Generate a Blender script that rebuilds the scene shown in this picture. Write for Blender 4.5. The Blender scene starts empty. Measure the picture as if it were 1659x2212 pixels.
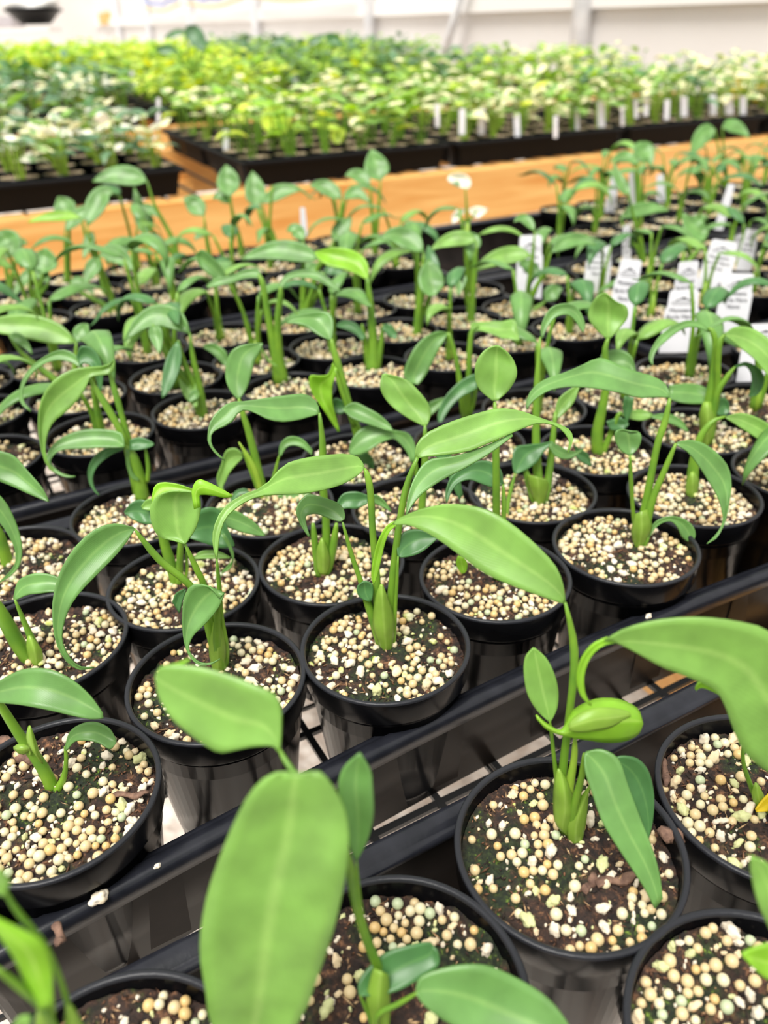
import bpy, math, random
import numpy as np
from mathutils import Vector, Matrix, noise
random.seed(7); rng = np.random.default_rng(7)
SC = bpy.context.scene; COL = SC.collection

# ------------------------------------------------------------------ camera, light, exposure
# one unit below = one pot diameter (9 cm); t runs along the benches, n away from them, z from the pot rims
S = 0.09; ZR = 0.95
F = 1700.0; PIT = math.radians(30.358); ROLL = math.radians(-1.775); H = 2.9328; YAW = math.radians(28.3)
def W(t, n, z): return Vector((t*S, n*S, ZR + z*S))
Tv = np.array([math.cos(YAW), math.sin(YAW)]); Nv = np.array([-math.sin(YAW), math.cos(YAW)])
def basis():
    right = Vector((Tv[0], Nv[0], 0)); fw = Vector((Tv[1], Nv[1], 0)); up = Vector((0, 0, 1))
    look = fw*math.cos(PIT) - up*math.sin(PIT); down = -(fw*math.sin(PIT) + up*math.cos(PIT))
    c, s = math.cos(ROLL), math.sin(ROLL)
    cx = right*c - down*s; cy = -(right*s + down*c)
    return cx, cy, -look
CX, CY, CZ = basis()
cam_d = bpy.data.cameras.new('camera'); cam = bpy.data.objects.new('camera', cam_d); COL.objects.link(cam)
cam.matrix_world = Matrix(((CX.x, CY.x, CZ.x, 0), (CX.y, CY.y, CZ.y, 0), (CX.z, CY.z, CZ.z, ZR + H*S), (0, 0, 0, 1)))
cam_d.sensor_fit = 'HORIZONTAL'; cam_d.sensor_width = 36.0; cam_d.lens = 36.0*F/1659.0
cam_d.clip_start = 0.01; cam_d.clip_end = 200
cam_d.dof.use_dof = True; cam_d.dof.focus_distance = 3.9*S; cam_d.dof.aperture_fstop = 11.0
SC.camera = cam
wd = bpy.data.worlds.new('daylight'); SC.world = wd; wd.use_nodes = True
nt = wd.node_tree; bg = nt.nodes['Background']
tc = nt.nodes.new('ShaderNodeTexCoord'); sp = nt.nodes.new('ShaderNodeSeparateXYZ'); rmp = nt.nodes.new('ShaderNodeValToRGB')
nt.links.new(tc.outputs['Generated'], sp.inputs[0]); nt.links.new(sp.outputs['Z'], rmp.inputs[0]); nt.links.new(rmp.outputs[0], bg.inputs[0])
rmp.color_ramp.elements[0].position = 0.0; rmp.color_ramp.elements[0].color = (0.55, 0.53, 0.5, 1)
rmp.color_ramp.elements[1].position = 0.5; rmp.color_ramp.elements[1].color = (1.0, 0.985, 0.96, 1)
bg.inputs['Strength'].default_value = 0.85
sd = bpy.data.lights.new('sun', 'SUN'); sd.energy = 3.4; sd.angle = math.radians(28); sd.color = (1.0, 0.97, 0.92)
sun = bpy.data.objects.new('sun', sd); COL.objects.link(sun); sun.location = (0, 0, 5)
sun.rotation_euler = Vector((-0.42, -0.30, 1.0)).to_track_quat('Z', 'Y').to_euler()
SC.view_settings.view_transform = 'Standard'; SC.view_settings.look = 'None'; SC.view_settings.gamma = 1.0
SC.view_settings.exposure = 0.42; SC.view_settings.use_curve_mapping = False

# ------------------------------------------------------------------ rays of the photograph turned into places
def ray(px, py):
    du, dv = px - 829.5, py - 1106; c, s = math.cos(ROLL), math.sin(ROLL); u = c*du + s*dv; v = -s*du + c*dv
    X = u/F; Y = math.cos(PIT) - v/F*math.sin(PIT); Z = -math.sin(PIT) - v/F*math.cos(PIT)
    return (X*Tv[0] + Y*Tv[1], X*Nv[0] + Y*Nv[1], Z, Y)
def atY(px, py, Y):            # point seen at px,py lying Y ahead of the camera (ground distance)
    r = ray(px, py); k = Y/r[3]; return (r[0]*k, r[1]*k, r[2]*k + H)
def atz(px, py, z):
    r = ray(px, py); k = (z - H)/r[2]; return (r[0]*k, r[1]*k, z), r[3]*k
def att(px, py, t):
    r = ray(px, py); k = t/r[0]; return (r[0]*k, r[1]*k, r[2]*k + H)
def pr(t, n, z):
    X = t*Tv[0] + n*Nv[0]; Y = t*Tv[1] + n*Nv[1]; Z = z - H
    zc = Y*math.cos(PIT) - Z*math.sin(PIT); yd = -(Y*math.sin(PIT) + Z*math.cos(PIT))
    if zc <= 0.05: return (-9999, -9999, zc)
    u = F*X/zc; v = F*yd/zc; c, s = math.cos(ROLL), math.sin(ROLL)
    return (829.5 + c*u - s*v, 1106 + s*u + c*v, zc)
def groundY(t, n): return t*Tv[1] + n*Nv[1]

# ------------------------------------------------------------------ materials
def mat(name, col, rough=0.5, noise_amt=0.0, nscale=30, col2=None, bump=0.0, bscale=60, trans=0.0, spec=0.5, sss=0.0):
    m = bpy.data.materials.new(name); m.use_nodes = True; n = m.node_tree; b = n.nodes['Principled BSDF']
    b.inputs['Base Color'].default_value = (*col, 1); b.inputs['Roughness'].default_value = rough
    b.inputs['Specular IOR Level'].default_value = spec
    if sss: b.inputs['Subsurface Weight'].default_value = sss; b.inputs['Subsurface Radius'].default_value = (0.002, 0.0015, 0.001)
    tc = n.nodes.new('ShaderNodeTexCoord')
    if col2 is not None:
        nz = n.nodes.new('ShaderNodeTexNoise'); nz.inputs['Scale'].default_value = nscale; nz.inputs['Detail'].default_value = 5
        r = n.nodes.new('ShaderNodeValToRGB'); r.color_ramp.elements[0].color = (*col, 1); r.color_ramp.elements[1].color = (*col2, 1)
        r.color_ramp.elements[0].position = 0.35; r.color_ramp.elements[1].position = 0.68
        n.links.new(tc.outputs['Object'], nz.inputs['Vector']); n.links.new(nz.outputs['Fac'], r.inputs[0]); n.links.new(r.outputs[0], b.inputs['Base Color'])
    if bump:
        nb = n.nodes.new('ShaderNodeTexNoise'); nb.inputs['Scale'].default_value = bscale; nb.inputs['Detail'].default_value = 4
        bp = n.nodes.new('ShaderNodeBump'); bp.inputs['Strength'].default_value = bump; bp.inputs['Distance'].default_value = 0.002
        n.links.new(tc.outputs['Object'], nb.inputs['Vector']); n.links.new(nb.outputs['Fac'], bp.inputs['Height']); n.links.new(bp.outputs[0], b.inputs['Normal'])
    if trans:
        out = n.nodes['Material Output']; tr = n.nodes.new('ShaderNodeBsdfTranslucent'); mx = n.nodes.new('ShaderNodeMixShader')
        mx.inputs[0].default_value = trans; tr.inputs[0].default_value = (*col, 1)
        n.links.new(b.outputs[0], mx.inputs[1]); n.links.new(tr.outputs[0], mx.inputs[2]); n.links.new(mx.outputs[0], out.inputs[0])
    return m

def leaf_mat(name, col, rib, rough=0.36, trans=0.28, marble=None):
    m = bpy.data.materials.new(name); m.use_nodes = True; n = m.node_tree; b = n.nodes['Principled BSDF']; L = n.links.new
    uv = n.nodes.new('ShaderNodeUVMap'); sx = n.nodes.new('ShaderNodeSeparateXYZ'); L(uv.outputs[0], sx.inputs[0])
    # midrib: |v-.5| small
    a = n.nodes.new('ShaderNodeMath'); a.operation = 'SUBTRACT'; a.inputs[1].default_value = 0.5; L(sx.outputs['Y'], a.inputs[0])
    ab = n.nodes.new('ShaderNodeMath'); ab.operation = 'ABSOLUTE'; L(a.outputs[0], ab.inputs[0])
    mr = n.nodes.new('ShaderNodeMapRange'); mr.inputs[1].default_value = 0.012; mr.inputs[2].default_value = 0.075; mr.inputs[3].default_value = 0.55; mr.inputs[4].default_value = 0.0
    L(ab.outputs[0], mr.inputs[0])
    # veins swing out from the midrib towards the tip
    ml = n.nodes.new('ShaderNodeMath'); ml.operation = 'MULTIPLY'; ml.inputs[1].default_value = -0.75; L(ab.outputs[0], ml.inputs[0])
    ad = n.nodes.new('ShaderNodeMath'); ad.operation = 'ADD'; L(sx.outputs['X'], ad.inputs[0]); L(ml.outputs[0], ad.inputs[1])
    mu = n.nodes.new('ShaderNodeMath'); mu.operation = 'MULTIPLY'; mu.inputs[1].default_value = 170; L(ad.outputs[0], mu.inputs[0])
    si = n.nodes.new('ShaderNodeMath'); si.operation = 'SINE'; L(mu.outputs[0], si.inputs[0])
    tc = n.nodes.new('ShaderNodeTexCoord'); nz = n.nodes.new('ShaderNodeTexNoise'); nz.inputs['Scale'].default_value = 70; nz.inputs['Detail'].default_value = 3
    L(tc.outputs['Object'], nz.inputs['Vector'])
    v1 = n.nodes.new('ShaderNodeMapRange'); v1.inputs[1].default_value = -1; v1.inputs[2].default_value = 1; v1.inputs[3].default_value = 0.985; v1.inputs[4].default_value = 1.015; L(si.outputs[0], v1.inputs[0])
    v2 = n.nodes.new('ShaderNodeMapRange'); v2.inputs[1].default_value = 0.3; v2.inputs[2].default_value = 0.7; v2.inputs[3].default_value = 0.82; v2.inputs[4].default_value = 1.18; L(nz.outputs['Fac'], v2.inputs[0])
    vm = n.nodes.new('ShaderNodeMath'); vm.operation = 'MULTIPLY'; L(v1.outputs[0], vm.inputs[0]); L(v2.outputs[0], vm.inputs[1])
    base = n.nodes.new('ShaderNodeMix'); base.data_type = 'RGBA'; base.inputs[6].default_value = (*col, 1); base.inputs[7].default_value = (*rib, 1); L(mr.outputs[0], base.inputs[0])
    src = base.outputs[2]
    if marble:
        n2 = n.nodes.new('ShaderNodeTexNoise'); n2.inputs['Scale'].default_value = 28; n2.inputs['Detail'].default_value = 4; L(tc.outputs['Object'], n2.inputs['Vector'])
        r = n.nodes.new('ShaderNodeValToRGB'); r.color_ramp.elements[0].position = 0.42; r.color_ramp.elements[1].position = 0.48
        r.color_ramp.elements[0].color = (0, 0, 0, 1); r.color_ramp.elements[1].color = (1, 1, 1, 1); L(n2.outputs['Fac'], r.inputs[0])
        mm = n.nodes.new('ShaderNodeMix'); mm.data_type = 'RGBA'; L(r.outputs[0], mm.inputs[0]); L(src, mm.inputs[6]); mm.inputs[7].default_value = (*marble, 1); src = mm.outputs[2]
    hs = n.nodes.new('ShaderNodeHueSaturation'); L(vm.outputs[0], hs.inputs['Value']); L(src, hs.inputs['Color'])
    L(hs.outputs[0], b.inputs['Base Color']); b.inputs['Roughness'].default_value = rough; b.inputs['Specular IOR Level'].default_value = 0.5
    bp = n.nodes.new('ShaderNodeBump'); bp.inputs['Strength'].default_value = 0.035; bp.inputs['Distance'].default_value = 0.0005; L(si.outputs[0], bp.inputs['Height']); L(bp.outputs[0], b.inputs['Normal'])
    out = n.nodes['Material Output']; tr = n.nodes.new('ShaderNodeBsdfTranslucent'); mx = n.nodes.new('ShaderNodeMixShader'); mx.inputs[0].default_value = trans
    h2 = n.nodes.new('ShaderNodeHueSaturation'); h2.inputs['Hue'].default_value = 0.48; h2.inputs['Saturation'].default_value = 1.15; h2.inputs['Value'].default_value = 1.35; L(hs.outputs[0], h2.inputs['Color']); L(h2.outputs[0], tr.inputs[0])
    L(b.outputs[0], mx.inputs[1]); L(tr.outputs[0], mx.inputs[2]); L(mx.outputs[0], out.inputs[0])
    return m

M = {}
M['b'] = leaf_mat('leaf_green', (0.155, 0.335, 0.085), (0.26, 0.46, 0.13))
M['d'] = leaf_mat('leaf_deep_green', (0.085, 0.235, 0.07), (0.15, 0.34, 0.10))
M['l'] = leaf_mat('leaf_light_green', (0.245, 0.46, 0.095), (0.38, 0.6, 0.16), trans=0.32)
M['s'] = leaf_mat('leaf_sheath_pale', (0.28, 0.47, 0.06), (0.40, 0.58, 0.12), trans=0.3)
M['y'] = leaf_mat('leaf_young_yellow_green', (0.30, 0.58, 0.04), (0.5, 0.72, 0.14), trans=0.38)
M['o'] = leaf_mat('leaf_yellowed', (0.75, 0.6, 0.03), (0.8, 0.65, 0.1), trans=0.3)
M['stem'] = mat('stem_green', (0.22, 0.42, 0.035), 0.38, col2=(0.13, 0.30, 0.03), nscale=60, trans=0.18)
M['stem2'] = mat('stem_pale_green', (0.38, 0.56, 0.06), 0.4, col2=(0.25, 0.46, 0.04), nscale=60, trans=0.2)
M['pot'] = mat('black_pot_plastic', (0.003, 0.003, 0.0035), 0.2, col2=(0.006, 0.006, 0.007), nscale=40, bump=0.02, bscale=120, spec=0.07)
M['rim'] = mat('black_pot_lip', (0.016, 0.017, 0.021), 0.38, bump=0.1, bscale=300, spec=0.3)
M['tray_lip'] = mat('tray_lip_plastic', (0.010, 0.011, 0.015), 0.3, col2=(0.017, 0.018, 0.024), nscale=90, bump=0.06, bscale=300, spec=0.32)
M['tray_wall'] = mat('tray_wall_plastic', (0.010, 0.008, 0.007), 0.3, col2=(0.020, 0.016, 0.014), nscale=25, bump=0.03, bscale=120, spec=0.08)
M['wood'] = None
M['white'] = mat('white_tag_plastic', (0.82, 0.82, 0.86), 0.45)
M['ink'] = mat('printed_ink', (0.03, 0.035, 0.05), 0.7)
M['steel'] = mat('galvanised_steel', (0.62, 0.63, 0.66), 0.4, col2=(0.78, 0.78, 0.8), nscale=12)
M['wpaint'] = mat('white_painted_rail', (0.85, 0.83, 0.81), 0.5)
M['sheet'] = mat('white_poly_sheet', (0.86, 0.83, 0.81), 0.6, col2=(0.93, 0.91, 0.89), nscale=1.2, bump=0.1, bscale=8, trans=0.25)
M['blue'] = mat('blue_rope', (0.12, 0.2, 0.6), 0.6)
M['tan'] = mat('tan_edge_of_curtain', (0.75, 0.55, 0.28), 0.6)
M['bark'] = mat('bark_brown', (0.07, 0.035, 0.025), 0.85, col2=(0.26, 0.15, 0.10), nscale=180, bump=0.8, bscale=300)
M['tray_far'] = mat('matt_black_tray', (0.007, 0.007, 0.008), 0.6, spec=0.1)
M['wire'] = mat('black_coated_wire', (0.012, 0.012, 0.012), 0.4)
def wood_mat():
    m = bpy.data.materials.new('orange_stained_pine'); m.use_nodes = True; n = m.node_tree; b = n.nodes['Principled BSDF']; L = n.links.new
    tc = n.nodes.new('ShaderNodeTexCoord'); mp = n.nodes.new('ShaderNodeMapping'); mp.inputs['Scale'].default_value = (1.2, 14, 14); L(tc.outputs['Object'], mp.inputs[0])
    nz = n.nodes.new('ShaderNodeTexNoise'); nz.inputs['Scale'].default_value = 3; nz.inputs['Detail'].default_value = 7; nz.inputs['Distortion'].default_value = 0.7; L(mp.outputs[0], nz.inputs['Vector'])
    r = n.nodes.new('ShaderNodeValToRGB'); r.color_ramp.elements[0].position = 0.3; r.color_ramp.elements[1].position = 0.72
    r.color_ramp.elements[0].color = (0.70, 0.31, 0.07, 1); r.color_ramp.elements[1].color = (0.90, 0.55, 0.19, 1); L(nz.outputs['Fac'], r.inputs[0])
    # knots
    vo = n.nodes.new('ShaderNodeTexVoronoi'); vo.inputs['Scale'].default_value = 2.6; L(tc.outputs['Object'], vo.inputs['Vector'])
    k = n.nodes.new('ShaderNodeMapRange'); k.inputs[1].default_value = 0.02; k.inputs[2].default_value = 0.05; k.inputs[3].default_value = 0.8; k.inputs[4].default_value = 0; L(vo.outputs['Distance'], k.inputs[0])
    mx = n.nodes.new('ShaderNodeMix'); mx.data_type = 'RGBA'; L(k.outputs[0], mx.inputs[0]); L(r.outputs[0], mx.inputs[6]); mx.inputs[7].default_value = (0.28, 0.08, 0.02, 1)
    L(mx.outputs[2], b.inputs['Base Color']); b.inputs['Roughness'].default_value = 0.5
    return m
M['wood'] = wood_mat()
def soil_mat():
    m = bpy.data.materials.new('dark_potting_soil'); m.use_nodes = True; n = m.node_tree; b = n.nodes['Principled BSDF']; L = n.links.new
    tc = n.nodes.new('ShaderNodeTexCoord'); oi = n.nodes.new('ShaderNodeObjectInfo'); va = n.nodes.new('ShaderNodeVectorMath'); va.operation = 'ADD'
    cb = n.nodes.new('ShaderNodeCombineXYZ'); mu = n.nodes.new('ShaderNodeMath'); mu.operation = 'MULTIPLY'; mu.inputs[1].default_value = 9; L(oi.outputs['Random'], mu.inputs[0])
    L(mu.outputs[0], cb.inputs[0]); L(mu.outputs[0], cb.inputs[1]); L(tc.outputs['Object'], va.inputs[0]); L(cb.outputs[0], va.inputs[1])
    def nz(s, d=6):
        q = n.nodes.new('ShaderNodeTexNoise'); q.inputs['Scale'].default_value = s; q.inputs['Detail'].default_value = d; q.inputs['Roughness'].default_value = 0.68; L(va.outputs[0], q.inputs['Vector']); return q
    a = nz(260); r = n.nodes.new('ShaderNodeValToRGB'); e = r.color_ramp.elements
    e[0].position = 0.36; e[0].color = (0.010, 0.007, 0.006, 1); e[1].position = 0.74; e[1].color = (0.36, 0.17, 0.08, 1)
    x = r.color_ramp.elements.new(0.54); x.color = (0.045, 0.022, 0.014, 1); L(a.outputs['Fac'], r.inputs[0])
    g = nz(34, 3); rg = n.nodes.new('ShaderNodeValToRGB'); rg.color_ramp.elements[0].position = 0.50; rg.color_ramp.elements[1].position = 0.60; L(g.outputs['Fac'], rg.inputs[0])
    a2 = nz(420, 4); r2 = n.nodes.new('ShaderNodeValToRGB'); e2 = r2.color_ramp.elements; e2[0].position = 0.42; e2[0].color = (0.008, 0.014, 0.006, 1); e2[1].position = 0.74; e2[1].color = (0.26, 0.42, 0.04, 1)
    x2 = r2.color_ramp.elements.new(0.6); x2.color = (0.03, 0.045, 0.012, 1); L(a2.outputs['Fac'], r2.inputs[0])
    mx = n.nodes.new('ShaderNodeMix'); mx.data_type = 'RGBA'; L(rg.outputs[0], mx.inputs[0]); L(r.outputs[0], mx.inputs[6]); L(r2.outputs[0], mx.inputs[7]); L(mx.outputs[2], b.inputs['Base Color'])
    b.inputs['Roughness'].default_value = 0.8
    bp = n.nodes.new('ShaderNodeBump'); bp.inputs['Strength'].default_value = 0.9; bp.inputs['Distance'].default_value = 0.0025; L(a.outputs['Fac'], bp.inputs['Height']); L(bp.outputs[0], b.inputs['Normal'])
    return m
M['soil'] = soil_mat()
M['flake1'] = mat('bark_flake', (0.10, 0.045, 0.022), .85, col2=(0.24, 0.11, 0.055), nscale=60)
M['flake2'] = mat('dark_peat_flake', (0.012, 0.008, 0.006), .9, col2=(0.05, 0.028, 0.018), nscale=60)
M['flake3'] = mat('pale_fibre', (0.34, 0.20, 0.10), .85, col2=(0.5, 0.34, 0.18), nscale=60)
M['p0'] = mat('prill_cream', (0.62, 0.47, 0.24), 0.35, col2=(0.68, 0.55, 0.32), nscale=200, sss=0.15)
M['p1'] = mat('prill_pale', (0.66, 0.58, 0.36), 0.35, col2=(0.72, 0.66, 0.46), nscale=200, sss=0.15)
M['p2'] = mat('prill_ochre', (0.62, 0.41, 0.15), 0.35, col2=(0.66, 0.47, 0.22), nscale=200, sss=0.15)
M['p3'] = mat('prill_greenish', (0.40, 0.48, 0.28), 0.4, col2=(0.55, 0.6, 0.4), nscale=200, sss=0.15)
M['q0'] = mat('perlite_white', (0.86, 0.80, 0.68), 0.8, col2=(0.74, 0.60, 0.40), nscale=220, bump=0.35, bscale=500)
M['q1'] = mat('perlite_tan', (0.76, 0.55, 0.28), 0.8, col2=(0.85, 0.74, 0.54), nscale=200, bump=0.35, bscale=500)
M['q2'] = mat('perlite_mossy', (0.48, 0.54, 0.12), 0.8, col2=(0.82, 0.78, 0.55), nscale=260, bump=0.35, bscale=500)
def gravel_mat():
    m = bpy.data.materials.new('pale_gravel'); m.use_nodes = True; n = m.node_tree; b = n.nodes['Principled BSDF']; L = n.links.new
    tc = n.nodes.new('ShaderNodeTexCoord'); vo = n.nodes.new('ShaderNodeTexVoronoi'); vo.inputs['Scale'].default_value = 38; L(tc.outputs['Object'], vo.inputs['Vector'])
    nz = n.nodes.new('ShaderNodeTexNoise'); nz.inputs['Scale'].default_value = 14; nz.inputs['Detail'].default_value = 6; L(tc.outputs['Object'], nz.inputs['Vector'])
    r = n.nodes.new('ShaderNodeValToRGB'); e = r.color_ramp.elements; e[0].position = 0.3; e[0].color = (0.50, 0.42, 0.36, 1); e[1].position = 0.62; e[1].color = (0.90, 0.84, 0.76, 1); L(nz.outputs['Fac'], r.inputs[0])
    mx = n.nodes.new('ShaderNodeMix'); mx.data_type = 'RGBA'; mx.blend_type = 'MULTIPLY'; mx.inputs[0].default_value = 0.3; bw = n.nodes.new('ShaderNodeRGBToBW'); L(vo.outputs['Color'], bw.inputs[0]); L(r.outputs[0], mx.inputs[6]); L(bw.outputs[0], mx.inputs[7])
    L(mx.outputs[2], b.inputs['Base Color']); b.inputs['Roughness'].default_value = 0.9
    bp = n.nodes.new('ShaderNodeBump'); bp.inputs['Strength'].default_value = 0.7; bp.inputs['Distance'].default_value = 0.02; L(vo.outputs['Distance'], bp.inputs['Height']); L(bp.outputs[0], b.inputs['Normal'])
    return m
M['gravel'] = gravel_mat()

# ------------------------------------------------------------------ helpers
class MB:                                   # collects geometry in t,n,z units; builds one mesh object
    def __init__(s): s.v = []; s.f = []; s.m = []; s.uv = []; s.k = 0
    def add(s, vs, fs, mi=0, uvs=None):
        o = len(s.v); s.v.extend(vs); s.f.extend([tuple(i + o for i in f) for f in fs]); s.m.extend([mi]*len(fs))
        s.uv.extend(uvs if uvs is not None else [(0.1, 0.1)]*len(vs))
    def box(s, a, b, mi=0):
        x0, y0, z0 = a; x1, y1, z1 = b
        s.add([(x0,y0,z0),(x1,y0,z0),(x1,y1,z0),(x0,y1,z0),(x0,y0,z1),(x1,y0,z1),(x1,y1,z1),(x0,y1,z1)],
              [(0,3,2,1),(4,5,6,7),(0,1,5,4),(1,2,6,5),(2,3,7,6),(3,0,4,7)], mi)
    def tube(s, pts, rad, mi=0, seg=8, cap=True, flat=1.0):
        P = [Vector(p) for p in pts]; N_ = len(P); vs = []; prev = None
        for i, p in enumerate(P):
            d = (P[min(i+1, N_-1)] - P[max(i-1, 0)]).normalized()
            ref = prev if prev is not None else (Vector((0.3, -1, 0.1)) if abs(d.z) > 0.8 else Vector((0, 0, 1)))
            a = (ref - d*ref.dot(d)).normalized(); b_ = d.cross(a); prev = a
            r = rad[i] if hasattr(rad, '__len__') else rad
            for k in range(seg):
                an = 2*math.pi*k/seg; vs.append(tuple(p + a*(math.cos(an)*r*flat) + b_*(math.sin(an)*r)))
        fs = [(i*seg+k, i*seg+(k+1) % seg, (i+1)*seg+(k+1) % seg, (i+1)*seg+k) for i in range(N_-1) for k in range(seg)]
        if cap: fs.append(tuple(range(seg-1, -1, -1))); fs.append(tuple((N_-1)*seg+k for k in range(seg)))
        s.add(vs, fs, mi)
    def lathe(s, prof, c=(0, 0), seg=48, mi=0):
        vs = [(c[0] + r*math.cos(2*math.pi*k/seg), c[1] + r*math.sin(2*math.pi*k/seg), z) for r, z in prof for k in range(seg)]
        fs = [(i*seg+k, i*seg+(k+1) % seg, (i+1)*seg+(k+1) % seg, (i+1)*seg+k) for i in range(len(prof)-1) for k in range(seg)]
        s.add(vs, fs, mi)
    def grid(s, rows, mi=0):
        a, b = len(rows), len(rows[0]); vs = [tuple(p) for r in rows for p in r]
        fs = [(i*b+j, i*b+j+1, (i+1)*b+j+1, (i+1)*b+j) for i in range(a-1) for j in range(b-1)]
        s.add(vs, fs, mi, [(i/(a-1), j/(b-1)) for i in range(a) for j in range(b)])
    def mesh(s, name, mats, origin=(0, 0, 0), smooth=True):
        me = bpy.data.meshes.new(name); o = origin
        me.from_pydata([((x-o[0])*S, (y-o[1])*S, (z-o[2])*S) for x, y, z in s.v], [], s.f)
        for m in mats: me.materials.append(m)
        me.polygons.foreach_set('material_index', s.m)
        if smooth: me.polygons.foreach_set('use_smooth', [True]*len(s.f))
        ul = me.uv_layers.new(name='UVMap'); li = np.zeros(len(me.loops), dtype=np.int32); me.loops.foreach_get('vertex_index', li)
        ul.data.foreach_set('uv', np.array(s.uv, dtype=np.float32)[li].ravel())
        me.update(); return me
    def build(s, name, mats, parent=None, origin=None, smooth=True, thick=0):
        if not isinstance(mats, (list, tuple)): mats = [mats]
        org = parent['org'] if (parent is not None and origin is None) else (origin or (0, 0, 0))
        o = bpy.data.objects.new(name, s.mesh(name, mats, org, smooth)); COL.objects.link(o)
        if parent is not None: o.parent = parent
        else: o.location = W(*org)
        if thick:
            md = o.modifiers.new('thickness', 'SOLIDIFY'); md.thickness = thick; md.offset = 0
        return o
ORG = {}
def tag(o, label, cat=None, group=None, kind=None):
    if label: o['label'] = label
    if cat: o['category'] = cat
    if group: o['group'] = group
    if kind: o['kind'] = kind
    return o
def thing(name, org, label, cat, group=None):
    o = bpy.data.objects.new(name, None); COL.objects.link(o); o.location = W(*org); o.empty_display_size = 0.02
    o['org'] = tuple(org); return tag(o, label, cat, group)
def struct(o): o['kind'] = 'structure'; return o
def cr(P, n):                               # Catmull-Rom through rows of P
    P = np.asarray(P, float); m = len(P)
    if m == 2: return np.array([P[0] + (P[1]-P[0])*i/(n-1) for i in range(n)])
    Q = np.vstack([2*P[0]-P[1], P, 2*P[-1]-P[-2]]); out = []
    for i in range(n):
        x = (m-1)*i/(n-1); k = min(int(x), m-2); u = x-k; a, b, c, d = Q[k:k+4]
        out.append(0.5*((2*b) + (c-a)*u + (2*a-5*b+4*c-d)*u*u + (3*b-a-3*c+d)*u**3))
    return np.array(out)

# ------------------------------------------------------------------ leaves and stems
def traced_leaf(root, up, lo, Y0, col='b', gy=0.5, gx=0.0, arch=0.0, fold=0.14, bend=0.0, name='leaf', label=None, rows=22):
    """outline given base to tip as its two edges; the blade is a tilted, arched, folded surface Y0 ahead of the camera"""
    if name == 'sheath':
        a, b = np.array(up[0], float), np.array(lo[0], float); c = (a+b)/2; up = [tuple(c+(a-c)*.4+(0, 5))] + [tuple(c+(a-c)*.7+(0, -8))] + list(up[1:]); lo = [tuple(c+(b-c)*.4+(0, 5))] + [tuple(c+(b-c)*.7+(0, -8))] + list(lo[1:]); fold = -.45
    U = cr(up, rows); D = cr(lo, rows); cols = 9
    L = len(U); bx, by = (U[0] + D[0])/2; k = Y0/F*1.12; g = []
    ln = sum(np.linalg.norm((U[i+1]+D[i+1]-U[i]-D[i])/2) for i in range(L-1))*k
    ph = random.random()*6
    for i in range(L):
        u = i/(L-1); r = []; w = np.linalg.norm(U[i]-D[i])*k
        for j in range(cols):
            v = j/(cols-1); p = U[i]*(1-v) + D[i]*v
            Y = Y0 + gx*(p[0]-bx)*k + gy*(by-p[1])*k - arch*math.sin(math.pi*u)*ln + bend*u*u*ln + fold*w*(1-abs(2*v-1)**1.5) + 0.03*w*math.sin(ph+u*11+v*3)
            r.append(atY(p[0], p[1], Y))
        g.append(r)
    m = MB(); m.grid(g); o = m.build(name, M['s' if name == 'sheath' else col], root, thick=0.0007)
    if label: o['label'] = label
    return o
def traced_stem(root, pts, r, Y0, Y1=None, name='stem', mat_='stem', seg=8, n=14):
    """pts base to top in the photograph, r radii in pixels, Y0 at base, Y1 at top"""
    Y1 = Y0 if Y1 is None else Y1; q = cr([(p[0], p[1], (r[min(i, len(r)-1)] if hasattr(r, '__len__') else r)) for i, p in enumerate(pts)], n)
    P = []; R = []
    for i, (x, y, rr) in enumerate(q):
        Y = Y0 + (Y1-Y0)*i/(n-1); P.append(atY(x, y, Y)); R.append(max(rr, 1)*Y/F*1.08*(1 if i < n-3 else (.88, .74, .5)[i-(n-3)]))
    m = MB(); m.tube(P, R, seg=seg); return m.build(name, M[mat_], root)
def grown_blade(P0, az, L, w, e0, e1, twist=0.0, rows=14, cols=7, curl=0.0):
    """a lance-shaped blade leaving P0 towards azimuth az, elevation falling from e0 to e1"""
    p = np.array(P0, float); out = []; prof = lambda u: max(0.02, (math.sin(math.pi*min(1, u**0.72))**0.85)*(1-0.35*u) + 0.03*(1-u))
    side0 = np.array([-math.sin(az), math.cos(az), 0.0])
    for i in range(rows):
        u = i/(rows-1); e = e0 + (e1-e0)*u**1.1 + curl*max(0, u-0.75)*4
        d = np.array([math.cos(az)*math.cos(e), math.sin(az)*math.cos(e), math.sin(e)])
        nrm = np.cross(d, side0); tw = twist*u; sd = side0*math.cos(tw) + nrm*math.sin(tw); nn = np.cross(d, sd)
        hw = w*0.5*prof(u)
        out.append([tuple(p + sd*hw*s_ + nn*hw*0.35*(abs(s_)**1.5)*(-1)) for s_ in np.linspace(-1, 1, cols)])
        p = p + d*(L/(rows-1))
    return out
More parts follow.
